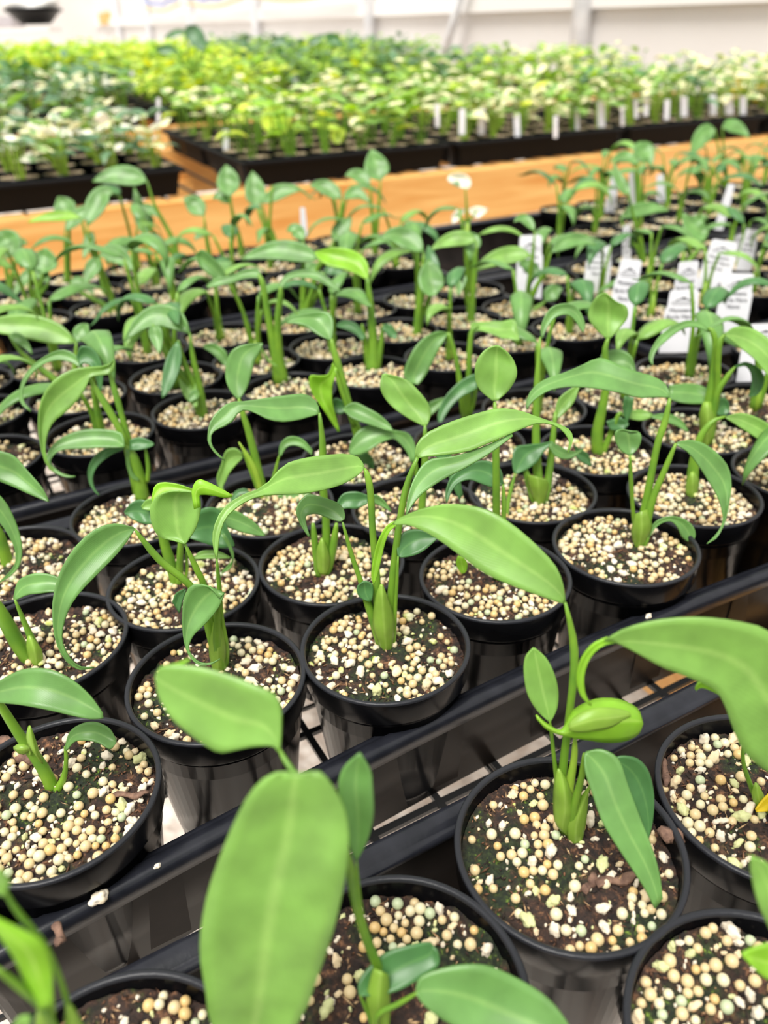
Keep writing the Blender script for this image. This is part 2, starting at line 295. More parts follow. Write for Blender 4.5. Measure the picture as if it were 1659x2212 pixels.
def grown_plant(root, c, zs, hgt, nl, seed, cols='bbdl', wid=1.0, rows=14):
    R = random.Random(seed); a0 = R.random()*6.28; m0 = MB()
    for k in range(nl):
        az = a0 + k*2.39 + R.uniform(-.3, .3); h = hgt*R.uniform(.62, 1.08)*(1 if k < 2 else .72); lean = R.uniform(.05, .26)*h
        b = (c[0] + 0.02*math.cos(az), c[1] + 0.02*math.sin(az), zs)
        top = (c[0] + lean*math.cos(az), c[1] + lean*math.sin(az), zs + h)
        mid = (c[0] + lean*.35*math.cos(az), c[1] + lean*.35*math.sin(az), zs + h*.55)
        st = MB(); st.tube([tuple(x) for x in cr([b, mid, top], 9)], [.038-.003*i if i < 4 else .026-.001*i for i in range(9)], seg=6); st.build('stem', M['stem'], root)
        L = R.uniform(.6, .98); w = L*R.uniform(.27, .36)*wid
        g = MB(); g.grid(grown_blade(top, az + R.uniform(-.25, .25), L, w, R.uniform(.25, 1.0), R.uniform(-1.9, -.9), R.uniform(-.7, .7), rows=rows, curl=R.choice((0, 0, -.8, 1.2))))
        g.build('leaf', M[R.choice(cols)], root, thick=0.0006)
    sh = MB(); sh.tube([(c[0], c[1], zs-.03), (c[0]+.005, c[1], zs+.14), (c[0], c[1]+.01, zs+.3)], [.042, .048, .024], seg=8); sh.build('sheath', M['stem2'], root)

# ------------------------------------------------------------------ pots and soil (shared meshes)
RP = 0.487; ZB = -0.96
def pot_mesh():
    m = MB()
    m.lathe([(RP, -.012), (RP-.008, -.155), (RP-.014, -.165), (RP-.038, -.168), (RP-.042, -.30), (RP-.048, -.302), (RP-.115, -.88), (RP-.125, ZB), (0.02, ZB)], seg=64)
    m.lathe([(RP-.026, -.012), (RP-.034, -.12), (RP-.045, -.3)], seg=64)
    return m.mesh('pot', [M['pot']])
def rim_mesh():
    m = MB(); m.lathe([(RP-.028, -.016), (RP-.026, -.006), (RP-.019, 0.001), (RP-.004, 0.001), (RP+.002, -.006), (RP+.001, -.016)], seg=64); return m.mesh('rim', [M['rim']])
POT = pot_mesh(); RIM = rim_mesh()
def soil_h(x, y, v):
    return -.095 + .045*noise.noise(Vector((x*3.1+v*7, y*3.1, v))) + .018*noise.noise(Vector((x*14, y*14+v*3, 1.0))) + .03*math.exp(-(x*x+y*y)/.03)
def soil_mesh(v, rings=44, seg=140):
    m = MB(); vs = [(0, 0, soil_h(0, 0, v))]; R0 = RP-.034
    for i in range(1, rings+1):
        r = R0*i/rings
        for k in range(seg):
            a = 2*math.pi*k/seg; x, y = r*math.cos(a), r*math.sin(a); z = soil_h(x, y, v) + .020*noise.noise(Vector((x*34, y*34, v))) + .018*max(0, noise.noise(Vector((x*75, y*75, v)))) 
            vs.append((x, y, z))
    fs = [(0, 1+k, 1+(k+1) % seg) for k in range(seg)]
    for i in range(rings-1):
        for k in range(seg):
            a = 1+i*seg; fs.append((a+k, a+seg+k, a+seg+(k+1) % seg, a+(k+1) % seg))
    m.add(vs, fs); R = random.Random(v*31+rings)
    for _ in range(520 if rings > 20 else 60):
        a = R.random()*6.28; r = R0*math.sqrt(R.random())*.97; x, y = r*math.cos(a), r*math.sin(a); z = soil_h(x, y, v)+R.uniform(-.002, .014); L = R.choice((.010, .014, .02, .034))*R.uniform(.6, 1.2); w = R.uniform(.003, .007)
        b = R.random()*6.28; e = R.uniform(-.5, .5); dx, dy, dz = math.cos(b)*math.cos(e), math.sin(b)*math.cos(e), math.sin(e); px, py = -math.sin(b), math.cos(b)
        q = [(x-dx*L, y-dy*L, z-dz*L), (x+px*w, y+py*w, z), (x+dx*L, y+dy*L, z+dz*L), (x-px*w, y-py*w, z), (x, y, z+w*1.3)]
        m.add(q, [(0, 1, 4), (1, 2, 4), (2, 3, 4), (3, 0, 4), (0, 3, 2, 1)], mi=R.choice((1, 1, 2, 2, 3)))
    return m.mesh('soil', [M['soil'], M['flake1'], M['flake2'], M['flake3']])
SOIL = [soil_mesh(v) for v in range(5)]; SOIL_FAR = [soil_mesh(v, 8, 24) for v in range(2)]

# every pot of the near bench: key, t, n, tray name, row name
POTS = []
def P_(key, t, n, tray, row, k): POTS.append(dict(key=key, t=t, n=n, tray=tray, row=row, k=k, v=len(POTS) % 5))
near = [('LL', -.25, 1.5), ('LM', .73, 1.38), ('A', 1.68, 1.55), ('A2', 2.63, 1.31)]
for i, (k, t, n) in enumerate(near): P_(k, t, n, 'nearest tray', 'back', i)
P_('LR', 1.76, .61, 'nearest tray', 'front', 0)
r1 = [('D', -.19, 2.97), ('C', .72, 3.33), ('B', 1.65, 3.1), ('F', 2.59, 3.33), ('E', 3.56, 3.17), ('M', 4.49, 3.42), ('M2', 5.45, 3.25), ('M3', 6.38, 3.3)]
r2 = [('H', -.06, 4.17), ('G', .83, 4.3), ('I', 1.76, 4.03), ('V', 2.62, 4.35), ('L', 3.50, 4.10), ('O', 4.42, 4.38), ('N', 5.43, 4.2), ('N2', 6.4, 4.3)]
r3 = [('H3', -.12, 5.16), ('J', .8, 5.4), ('K', 1.70, 4.98), ('W', 2.64, 5.32), ('Z', 3.58, 5.07), ('R4', 4.52, 5.36), ('R5', 5.48, 5.17), ('R6', 6.42, 5.3)]
for nm, rr in (('front', r1), ('middle', r2), ('back', r3)):
    for i, (k, t, n) in enumerate(rr): P_(k, t, n, 'second tray', nm, i)
T3 = [-.1, .86, 1.85, 2.78, 3.74, 4.68, 5.62, 6.46]
for nm, n0 in (('front', 7.08), ('middle', 8.12), ('back', 9.2)):
    for i, t in enumerate(T3): P_('T3%s%d' % (nm[0], i), t + random.uniform(-.03, .03), n0 + random.uniform(-.06, .06), 'third tray', nm, i)
for nm, n0 in (('front', 11.25), ('middle', 12.3), ('back', 13.35)):
    for i, t in enumerate(T3): P_('T4%s%d' % (nm[0], i), t + random.uniform(-.03, .03), n0 + random.uniform(-.05, .05), 'fourth tray', nm, i)
T3c = [7.8+.96*i for i in range(8)]
for nm, n0 in (('middle', 4.2), ('back', 5.25)):
    for i, t in enumerate(T3c[:3]): P_('C2%s%d' % (nm[0], i), t, n0 + random.uniform(-.05, .05), 'right-hand second tray', nm, i)
for nm, n0 in (('front', 7.05), ('middle', 8.1), ('back', 9.15)):
    for i, t in enumerate(T3c): P_('C3%s%d' % (nm[0], i), t + random.uniform(-.03, .03), n0 + random.uniform(-.05, .05), 'right-hand tagged tray', nm, i)
for nm, n0 in (('front', 11.2), ('middle', 12.25), ('back', 13.3)):
    for i, t in enumerate(T3c):
        if (nm == 'front' and i < 2) or (nm != 'front' and i < 4): continue      # that corner of the tray stands empty
        P_('C4%s%d' % (nm[0], i), t + random.uniform(-.03, .03), n0 + random.uniform(-.05, .05), 'right-hand fourth tray', nm, i)
for nm, n0 in (('front', 11.2), ('middle', 12.25), ('back', 13.3)):
    for i in range(6): P_('D4%s%d' % (nm[0], i), 15.8+.97*i, n0 + random.uniform(-.05, .05), 'far right-hand tray', nm, i)
def inframe(t, n, z=0, mx=190, my=260):
    x, y, zc = pr(t, n, z); return zc > .2 and -mx < x < 1659+mx and -my < y < 2212+my
POTS = [p for p in POTS if inframe(p['t'], p['n'])]
ORD = ['first', 'second', 'third', 'fourth', 'fifth', 'sixth', 'seventh', 'eighth', 'ninth']
seen = {}
for p in POTS:
    key = (p['tray'], p['row']); p['idx'] = seen.get(key, 0); seen[key] = p['idx']+1
TXT = {
 'LL': 'seedling with a forked stem in the cut-off black pot at bottom left',
 'LM': 'seedling whose huge blurred leaf fills the bottom centre',
 'A': 'tall seedling with a rolled yellow-green new leaf in the large lower-right pot',
 'A2': 'seedling with a huge arching leaf, in the pot cut by the right edge',
 'LR': 'seedling in the black pot at the bottom right corner',
 'D': 'seedling with one long oval leaf in the big pot at the left edge',
 'C': 'seedling with a pale heart-shaped upright leaf and a long leaf drooping left',
 'B': 'central seedling, petioles rising in a fan and a long leaf arching left',
 'F': 'seedling with an upright rounded leaf, its pot half under the large drooping leaf',
 'E': 'seedling with a very long wavy leaf and a hooked leaf, right of centre',
 'M': 'seedling with one thick short stem, behind the hooked leaf near the right edge',
 'H': 'seedling with two thick leaning stems at the left edge, middle row',
 'G': 'seedling with dark crossing leaves behind the pale heart-shaped leaf',
 'I': 'seedling with three stems in a fan, its long leaf twisting to the left',
 'V': 'seedling with one upright pointed oval leaf near the middle of the photo',
 'L': 'seedling with a V-shaped stem base and a small cupped leaf, right of centre',
 'O': 'seedling with a pale shield-shaped leaf standing in front of the white tags',
 'N': 'seedling with tall arching leaves spreading like a fountain near the right edge',
 'J': 'seedling with a cluster of long curling leaves, left of centre',
 'K': 'seedling with a small upright oval leaf and thin stalks, left of centre',
 'W': 'seedling with a bright folded vertical leaf and a humped leaf, near the centre',
 'Z': 'seedling with two leaning oval leaves and a bent petiole, right of centre',
}
ROOT = {}; TRACED = {'LL','LM','A','A2','LR','D','C','B','F','E','M','H','G','I','V','L','O','N','J','K','W','Z','T3f3','T3f4','H3'}
for p in POTS:
    org = (p['t'], p['n'], ZB + 0.0); far = p['n'] > 6.3 or p['t'] > 7
    lab = TXT.get(p['key'], 'green seedling, %s pot from the left, %s row of the %s' % (ORD[p['idx']], p['row'], p['tray']))
    r = thing('potted_seedling', org, lab, 'potted plant', 'potted seedlings on the near bench'); ROOT[p['key']] = r; p['root'] = r
    o = bpy.data.objects.new('pot', POT); COL.objects.link(o); o.parent = r; o.location = (0, 0, -ZB*S); o.rotation_euler.z = random.random()*6
    rm_ = bpy.data.objects.new('rim', RIM); COL.objects.link(rm_); rm_.parent = o
    s = bpy.data.objects.new('soil', (SOIL[p['v']] if not far else SOIL_FAR[p['v'] % 2])); COL.objects.link(s); s.parent = r; s.location = (0, 0, -ZB*S)
    if far: p['v'] = p['v'] % 2
PK = {p['key']: p for p in POTS}

# ------------------------------------------------------------------ trays
def seed_tray(t0, t1, n0, n1, zt, zb, label, bow=0.0, lattice=True):
    org = ((t0+t1)/2, (n0+n1)/2, zb); r = thing('seedling_tray', org, label, 'tray', 'black nursery trays')
    NB = 24 if bow else 2
    lip = MB(); wall = MB()
    def ring(off, z):                        # rounded rectangle at inset off
        pts = []; rc = .12
        cs = [(t0+off, n0+off, 180), (t1-off, n0+off, 270), (t1-off, n1-off, 0), (t0+off, n1-off, 90)]
        for ci, (cx, cy, a) in enumerate(cs):
            sx = 1 if ci in (0, 3) else -1; sy = 1 if ci in (0, 1) else -1; ox, oy = cx + sx*rc, cy + sy*rc
            for k in range(5):
                an = math.radians(a + 90*k/4); pts.append([ox + rc*math.cos(an), oy + rc*math.sin(an)])
            if ci == 0 and bow:
                for q in range(1, NB): pts.append([t0+off+rc + (t1-t0-2*off-2*rc)*q/NB, n0+off])
        if bow:
            for q in pts:
                if q[1] < n0+off+.13: q[1] += bow*math.sin(math.pi*min(1, max(0, (q[0]-t0)/(t1-t0))))
        return [(x, y, z) for x, y in pts]
    def sweep(mb, prof, mi=0):
        rs = [ring(o_, z) for o_, z in prof]; L = len(rs[0]); vs = [q for r_ in rs for q in r_]
        mb.add(vs, [(i*L+k, i*L+(k+1) % L, (i+1)*L+(k+1) % L, (i+1)*L+k) for i in range(len(rs)-1) for k in range(L)], mi)
    sweep(lip, [(.0, zt-.11), (-.012, zt-.10), (-.012, zt-.03), (.0, zt), (.03, zt+.006), (.075, zt), (.09, zt-.02), (.105, zt-.022), (.125, zt-.026), (.135, zt-.05), (.12, zt-.06), (.02, zt-.05), (.0, zt-.11)])
    sweep(wall, [(.09, zt-.05), (.105, zt-.3), (.13, zb+.03), (.17, zb+.005)]); sweep(wall, [(.07, zt-.05), (.085, zt-.3), (.11, zb+.02), (.17, zb-.012)])
    # raised ribs pressed into the walls
    nr = max(3, int((t1-t0)/.85))
    for i in range(1, nr):
        x = t0 + (t1-t0)*i/nr; e = bow*math.sin(math.pi*(x-t0)/(t1-t0))
        for nn, sg in ((n0, 1), (n1, -1)):
            eo = e if sg == 1 else 0
            wall.add([(x-.16, nn+eo+sg*.075, zt-.12), (x+.16, nn+eo+sg*.075, zt-.12), (x+.14, nn+eo+sg*.10, zb+.08), (x-.14, nn+eo+sg*.10, zb+.08)], [(0, 1, 2, 3)])
    lip.build('rim', M['tray_lip'], r); wall.build('wall', M['tray_wall'], r)
    if lattice:
        la = MB(); w = .022
        x = t0+.25
        while x < t1-.2: la.box((x-w, n0+.16, zb-.012), (x+w, n1-.16, zb+.02)); x += .46
        y = n0+.25
        while y < n1-.2: la.box((t0+.16, y-w, zb-.011), (t1-.16, y+w, zb+.019)); y += .46
        la.build('base_lattice', M['wire'], r, smooth=False)
    else:
        la = MB(); la.box((t0+.22, n0+.22, zb-.01), (t1-.22, n1-.22, zb+.02)); la.build('base', M['tray_wall'], r, smooth=False)
    return r
ZT = -.25; ZTB = -1.0
seed_tray(-1.6, 5.9, -1.45, 2.15, ZT, ZTB, 'nearest black tray, holding the large pots along the bottom of the photo')
seed_tray(-.78, 6.95, 2.44, 6.08, ZT, ZTB, 'second black tray, with its long near side running across the photo below the central pots', bow=.24)
seed_tray(-.78, 6.95, 6.42, 10.5, ZT, ZTB, 'third black tray, behind the two parallel rims left of centre')
seed_tray(-.78, 6.95, 10.72, 14.5, ZT, ZTB, 'fourth black tray, at the far edge of the near bench on the left')
seed_tray(7.22, 14.9, 2.44, 6.08, ZT, ZTB, 'right-hand second black tray, mostly outside the right edge')
seed_tray(7.22, 15.0, 6.42, 10.5, ZT, ZTB, 'right-hand black tray holding the pots with white tags')
seed_tray(7.22, 15.0, 10.72, 14.5, ZT, ZTB, 'right-hand fourth black tray, its left corner empty of pots', lattice=False)
seed_tray(15.2, 22.9, 10.72, 14.5, ZT, ZTB, 'far right-hand black tray on the near bench, under the tall seedlings at the right edge')

# ------------------------------------------------------------------ near bench: wire top on a pine frame, gravel below
bn = thing('greenhouse_bench', (10, 6, -10.5), 'near bench with an open wire top and pine frame, carrying the black pots', 'bench')
w_ = MB(); x = -2.4
while x < 24: w_.box((x-.011, -3, -1.05), (x+.011, 14.9, -1.02)); x += 1.15
y = -3.0
while y < 14.9: w_.box((-2.4, y-.011, -1.075), (24, y+.011, -1.05)); y += 1.15
w_.build('wire_top', M['wire'], bn, smooth=False)
fr = MB()
for yy in (-3.1, 14.9): fr.box((-2.6, yy-.2, -2.4), (24.2, yy+.2, -1.08))
for xx in (4.9, 13.5, 22): fr.box((xx-.2, -2.9, -2.3), (xx+.2, 14.7, -1.085))
fr.build('frame', M['wood'], bn, smooth=False)
for xx in (-2.2, 13.5, 23.8):
    for yy in (-3.1, 14.9):
        l = MB(); l.box((xx-.35, yy-.35, -10.5), (xx+.35, yy+.35, -2.4)); l.build('leg', M['wood'], bn, smooth=False)
fl = MB(); fl.box((-120, -20, -10.8), (60, 200, -10.55)); struct(fl.build('floor', M['gravel'], smooth=False))

# ------------------------------------------------------------------ traced plants in front and middle
def baseY(px, py, z=-.10): return atz(px, py, z)[1]
def plant_LM():
    r = ROOT['LM']; Y = groundY(.73, 1.38)
    traced_leaf(r, [(655,1674),(592,1671),(545,1708),(510,1770),(478,1845),(450,1925),(435,2000),(432,2065),(443,2135),(458,2220),(520,2310)],
                   [(668,1674),(692,1669),(722,1704),(746,1755),(753,1815),(748,1880),(734,1955),(713,2035),(688,2105),(640,2220),(530,2310)], 1.42, 'l', gy=.35, fold=.10, arch=.03, label='huge blurred leaf hanging towards the viewer')
    traced_leaf(r, [(604,1622),(607,1585),(607,1530),(592,1500),(545,1478),(490,1457),(440,1443),(395,1437),(352,1439),(338,1452)],
                   [(598,1622),(588,1611),(545,1613),(510,1620),(475,1625),(440,1608),(400,1578),(366,1545),(342,1502),(335,1462)], 1.60, 'l', gy=.5, gx=-.15, fold=.08)
    traced_leaf(r, [(340,1452),(350,1440),(380,1434),(408,1424)], [(338,1456),(352,1450),(385,1440),(410,1427)], 1.75, 'y', gy=.3, rows=8)
    traced_leaf(r, [(766,1856),(752,1815),(740,1750),(731,1700),(742,1660),(776,1627)], [(774,1856),(795,1812),(807,1760),(805,1700),(800,1665),(779,1628)], 1.55, 'b', gy=.4, fold=.12)
    traced_leaf(r, [(775,2150),(775,2122),(800,2085),(840,2055),(905,2038),(930,2036)], [(782,2152),(815,2150),(860,2140),(912,2112),(948,2085),(944,2052)], 1.42, 'd', gy=1.1, fold=.1)
    traced_leaf(r, [(900,2140),(912,2108),(979,2087),(1044,2085),(1099,2105),(1169,2145),(1209,2185),(1245,2240)], [(900,2148),(915,2170),(945,2195),(990,2222),(1050,2252),(1120,2272),(1190,2275),(1243,2246)], 1.34, 'b', gy=1.0, fold=.1)
    traced_stem(r, [(832,2125),(815,2085),(785,2010),(765,1930),(750,1850),(700,1760),(655,1690)], [17,18,17,16,15,12,10], 1.50, 1.44)
    traced_stem(r, [(690,1760),(655,1700),(632,1665),(615,1640),(603,1618)], [10,10,9,8,7], 1.5, 1.60)
    traced_stem(r, [(830,2120),(800,2050),(778,1950),(770,1856)], [8,7,7,5], 1.50, 1.55)
    traced_stem(r, [(822,2250),(815,2195),(862,2168),(902,2144)], [12,11,10,8], 1.40, 1.34)
    traced_stem(r, [(812,2240),(795,2190),(778,2150)], [9,8,6], 1.42, 1.42)
    traced_leaf(r, [(800,2100),(792,2160),(800,2210),(815,2260)], [(845,2120),(842,2170),(840,2215),(835,2262)], 1.44, 'b', gy=.2, name='sheath')
plant_LM()
def plant_A():
    r = ROOT['A']; Y = groundY(1.68, 1.55)
    Y = baseY(1225, 1800)
    traced_stem(r, [(1222,1805),(1212,1740),(1216,1660),(1228,1560),(1240,1450),(1238,1380),(1221,1302)], [17,17,13,11,11,11,7], Y, Y+.10)
    traced_leaf(r, [(1222,1300),(1216,1262),(1199,1222),(1159,1178),(1109,1135),(1064,1107),(1019,1093),(964,1089),(909,1100),(869,1116),(848,1130)],
                   [(1216,1304),(1203,1300),(1159,1285),(1099,1262),(1044,1237),(994,1200),(949,1167),(909,1144),(879,1134),(862,1134),(852,1134)], Y+.12, 'l', gy=.55, gx=-.35, arch=.10, fold=.10)
    traced_leaf(r, [(852,1126),(834,1138),(818,1165),(808,1200),(802,1240),(806,1262)], [(856,1136),(842,1148),(832,1172),(824,1205),(816,1240),(808,1264)], Y+.75, 'y', gy=.2, name='leaf_tip', rows=12)
    traced_stem(r, [(1235,1800),(1228,1720),(1240,1640),(1242,1592)], [14,15,10,8], Y-.02, Y, mat_='stem2')
    traced_stem(r, [(1212,1780),(1203,1690),(1196,1630),(1190,1575),(1187,1556)], [7,7,6,5,4], Y+.03, Y+.02)
    traced_leaf(r, [(1184,1558),(1160,1535),(1140,1500),(1132,1455),(1135,1420),(1152,1399)], [(1191,1558),(1204,1528),(1206,1492),(1197,1455),(1180,1422),(1155,1400)], Y+.02, 'l', gy=.35, fold=.1)
    traced_leaf(r, [(1158,1544),(1178,1562),(1212,1577),(1238,1535),(1285,1511),(1335,1511),(1375,1530),(1386,1556)], [(1160,1552),(1185,1577),(1225,1590),(1270,1598),(1310,1603),(1350,1600),(1378,1585),(1388,1562)], Y-.02, 'y', gy=.6, fold=-.35, label='rolled yellow-green new leaf')
    traced_leaf(r, [(1228,1566),(1246,1545),(1282,1530),(1325,1530),(1355,1537),(1360,1542)], [(1230,1577),(1255,1581),(1290,1577),(1320,1570),(1345,1555),(1362,1545)], Y-.09, 's', gy=.6, fold=-.2, name='inner_leaf', label='pale inner scroll of the rolled leaf', rows=14)
    traced_leaf(r, [(1262,1630),(1264,1665),(1279,1712),(1299,1770),(1329,1822),(1369,1882),(1396,1925),(1414,1962)],
                   [(1266,1624),(1300,1619),(1336,1640),(1358,1700),(1386,1775),(1408,1830),(1424,1885),(1432,1940)], Y-.12, 'b', gy=.72, arch=.04, fold=.12)
    traced_leaf(r, [(1322,1640),(1345,1633),(1378,1640),(1402,1668),(1413,1720),(1410,1775),(1401,1812)], [(1322,1644),(1335,1660),(1350,1690),(1364,1725),(1380,1765),(1392,1795),(1399,1814)], Y-.06, 'd', gy=.45, fold=.1)
    traced_stem(r, [(1235,1812),(1240,1745),(1256,1680),(1262,1628)], [16,13,10,8], Y-.04, Y-.10)
    traced_leaf(r, [(1222,1815),(1226,1775),(1246,1735),(1270,1702),(1273,1698)], [(1262,1826),(1264,1780),(1268,1745),(1270,1715),(1274,1699)], Y-.06, 'b', gy=.1, name='sheath', rows=12)
    traced_leaf(r, [(1190,1765),(1196,1720),(1200,1680),(1206,1660)], [(1240,1815),(1246,1760),(1232,1705),(1212,1665)], Y-.04, 'l', gy=.1, name='sheath', rows=12)
    traced_leaf(r, [(1330,1868),(1345,1862),(1365,1860)], [(1332,1874),(1350,1877),(1366,1872)], Y-.05, 'y', gy=.6, name='leaf_tip', rows=6)
plant_A()
def plant_A2():
    r = ROOT['A2']; Y = baseY(1640, 1745)
    traced_leaf(r, [(1745,1690),(1775,1600),(1765,1500),(1720,1420),(1659,1362),(1580,1341),(1500,1334),(1420,1340),(1350,1358),(1305,1384)],
                   [(1700,1690),(1659,1668),(1614,1632),(1588,1585),(1568,1530),(1545,1492),(1490,1464),(1430,1441),(1378,1412),(1335,1388)], Y-.45, 'l', gy=.25, gx=-.1, arch=.05, fold=.07)
    traced_leaf(r, [(1312,1377),(1280,1392),(1255,1425),(1246,1465),(1253,1500),(1274,1524)], [(1335,1388),(1300,1397),(1275,1422),(1262,1460),(1265,1500),(1278,1524)], Y-.28, 'y', gy=.2, name='leaf_tip', label='yellow-green curled leaf tip', rows=14)
    traced_leaf(r, [(1560,1500),(1530,1480),(1510,1474),(1502,1488)], [(1560,1505),(1535,1492),(1515,1486),(1503,1492)], Y-.2, 'y', gy=.3, name='leaf_tip', rows=8)
    traced_stem(r, [(1645,1750),(1625,1705),(1606,1650),(1607,1605),(1620,1585)], [9,8,6,5,4], Y, Y+.03)
    traced_stem(r, [(1655,1758),(1680,1745),(1705,1722),(1722,1694)], [15,12,11,9], Y, Y-.45)
    traced_leaf(r, [(1628,1748),(1624,1715),(1632,1690)], [(1662,1762),(1650,1720),(1635,1692)], Y-.03, 'l', gy=.1, name='sheath', rows=8)
    traced_leaf(r, [(1632,1748),(1650,1725),(1672,1705)], [(1634,1754),(1660,1752),(1685,1740)], Y-.08, 'o', gy=.5, label='small yellowed leaf', rows=8)
plant_A2()
def plant_LR():
    r = ROOT['LR']; Y = groundY(1.76, .61)
    traced_leaf(r, [(1622,1850),(1624,1890),(1636,1945),(1655,1990),(1690,2060)], [(1626,1850),(1665,1872),(1700,1930),(1715,1990),(1700,2060)], Y+.0, 'l', gy=.3)
    traced_leaf(r, [(1700,2040),(1660,2038),(1625,2048),(1602,2060)], [(1705,2110),(1665,2118),(1630,2092),(1604,2064)], Y-.1, 'y', gy=.8)
    traced_stem(r, [(1722,2190),(1712,2120),(1700,2055)], [12,10,7], Y, Y)
plant_LR()
def plant_LL():
    r = ROOT['LL']; Y = groundY(-.25, 1.5)-.1
    traced_stem(r, [(165,2290),(148,2175),(120,2090),(88,2030),(35,1965),(5,1915)], [16,11,10,10,9,8], Y, Y)
    traced_stem(r, [(150,2290),(100,2188),(50,2138),(-10,2090)], [18,15,15,14], Y-.05, Y-.1)
    traced_leaf(r, [(88,2180),(60,2130),(30,2065),(-15,2000)], [(112,2170),(112,2090),(85,2030),(-15,1978)], Y-.08, 'y', gy=.3, fold=-.15)
    traced_leaf(r, [(6,1935),(-12,1925),(-35,1890)], [(10,1930),(20,1905),(-5,1875)], Y, 'l', gy=.3, rows=8)
    traced_leaf(r, [(140,2290),(140,2230),(146,2170)], [(190,2290),(182,2225),(155,2172)], Y-.04, 'l', gy=.1, name='sheath', rows=10)
    traced_leaf(r, [(70,2220),(85,2170),(100,2120),(98,2090)], [(120,2230),(118,2180),(112,2130),(104,2092)], Y-.05, 'y', gy=.1, name='sheath', rows=10)
    traced_leaf(r, [(20,2230),(40,2200),(62,2195)], [(30,2250),(60,2225),(66,2199)], Y-.15, 'l', gy=.4, rows=8)
plant_LL()
def plant_D():
    r = ROOT['D']; Y = baseY(120, 1708)
    traced_stem(r, [(118,1712),(90,1655),(45,1592),(5,1530),(-30,1480)], [20,17,14,11,8], Y, Y)
    traced_leaf(r, [(-28,1495),(0,1470),(40,1449),(75,1443),(115,1448),(158,1470),(195,1503),(222,1540)], [(-28,1512),(0,1518),(40,1522),(75,1528),(115,1536),(158,1546),(195,1553),(223,1552)], Y-.05, 'b', gy=.8, arch=.1, fold=.12)
    traced_stem(r, [(122,1712),(138,1678),(143,1640),(140,1612)], [14,9,6,5], Y-.02, Y)
    traced_leaf(r, [(139,1618),(150,1582),(175,1564),(205,1560),(235,1573),(252,1600)], [(144,1622),(162,1602),(190,1600),(215,1606),(238,1618),(251,1606)], Y-.02, 'b', gy=.8, arch=.1)
    traced_leaf(r, [(62,1620),(45,1606),(30,1614)], [(66,1630),(48,1630),(31,1618)], Y-.03, 'l', gy=.3, name='sheath', rows=6)
    traced_leaf(r, [(62,1576),(58,1590),(62,1610)], [(66,1578),(80,1612),(92,1650)], Y-.04, 'l', gy=.1, name='sheath', rows=8)
plant_D()
def plant_H():
    r = ROOT['H']; Y = baseY(75, 1435)
    traced_stem(r, [(75,1440),(40,1392),(5,1330),(-35,1270)], [18,19,17,13], Y, Y)
    traced_stem(r, [(84,1442),(76,1400),(55,1350),(32,1295)], [13,11,7,5], Y-.03, Y)
    traced_leaf(r, [(28,1292),(40,1254),(72,1239),(105,1240),(135,1252),(160,1275)], [(32,1297),(60,1285),(85,1282),(108,1279),(135,1280),(160,1280)], Y+.05, 'b', gy=.8, arch=.1)
    traced_leaf(r, [(62,1442),(58,1400),(60,1372)], [(96,1442),(90,1405),(68,1374)], Y-.04, 'b', gy=.1, name='sheath', rows=8)
plant_H()
def plant_H3():
    r = ROOT['H3']; Y = baseY(18, 1222)
    traced_stem(r, [(18,1225),(6,1180),(-12,1130)], [15,14,12], Y, Y)
    traced_leaf(r, [(-45,1040),(-15,1058),(15,1090),(38,1140),(48,1188),(40,1226),(15,1250),(-5,1261)], [(-45,1070),(-25,1105),(0,1130),(20,1160),(33,1192),(30,1222),(10,1246),(-5,1259)], Y-.25, 'b', gy=.2)
    traced_leaf(r, [(-40,960),(-5,973),(30,985),(60,1018),(90,1053),(106,1083)], [(-40,1010),(-10,1035),(30,1052),(60,1066),(88,1078),(104,1084)], Y-.1, 'b', gy=.4)
plant_H3()
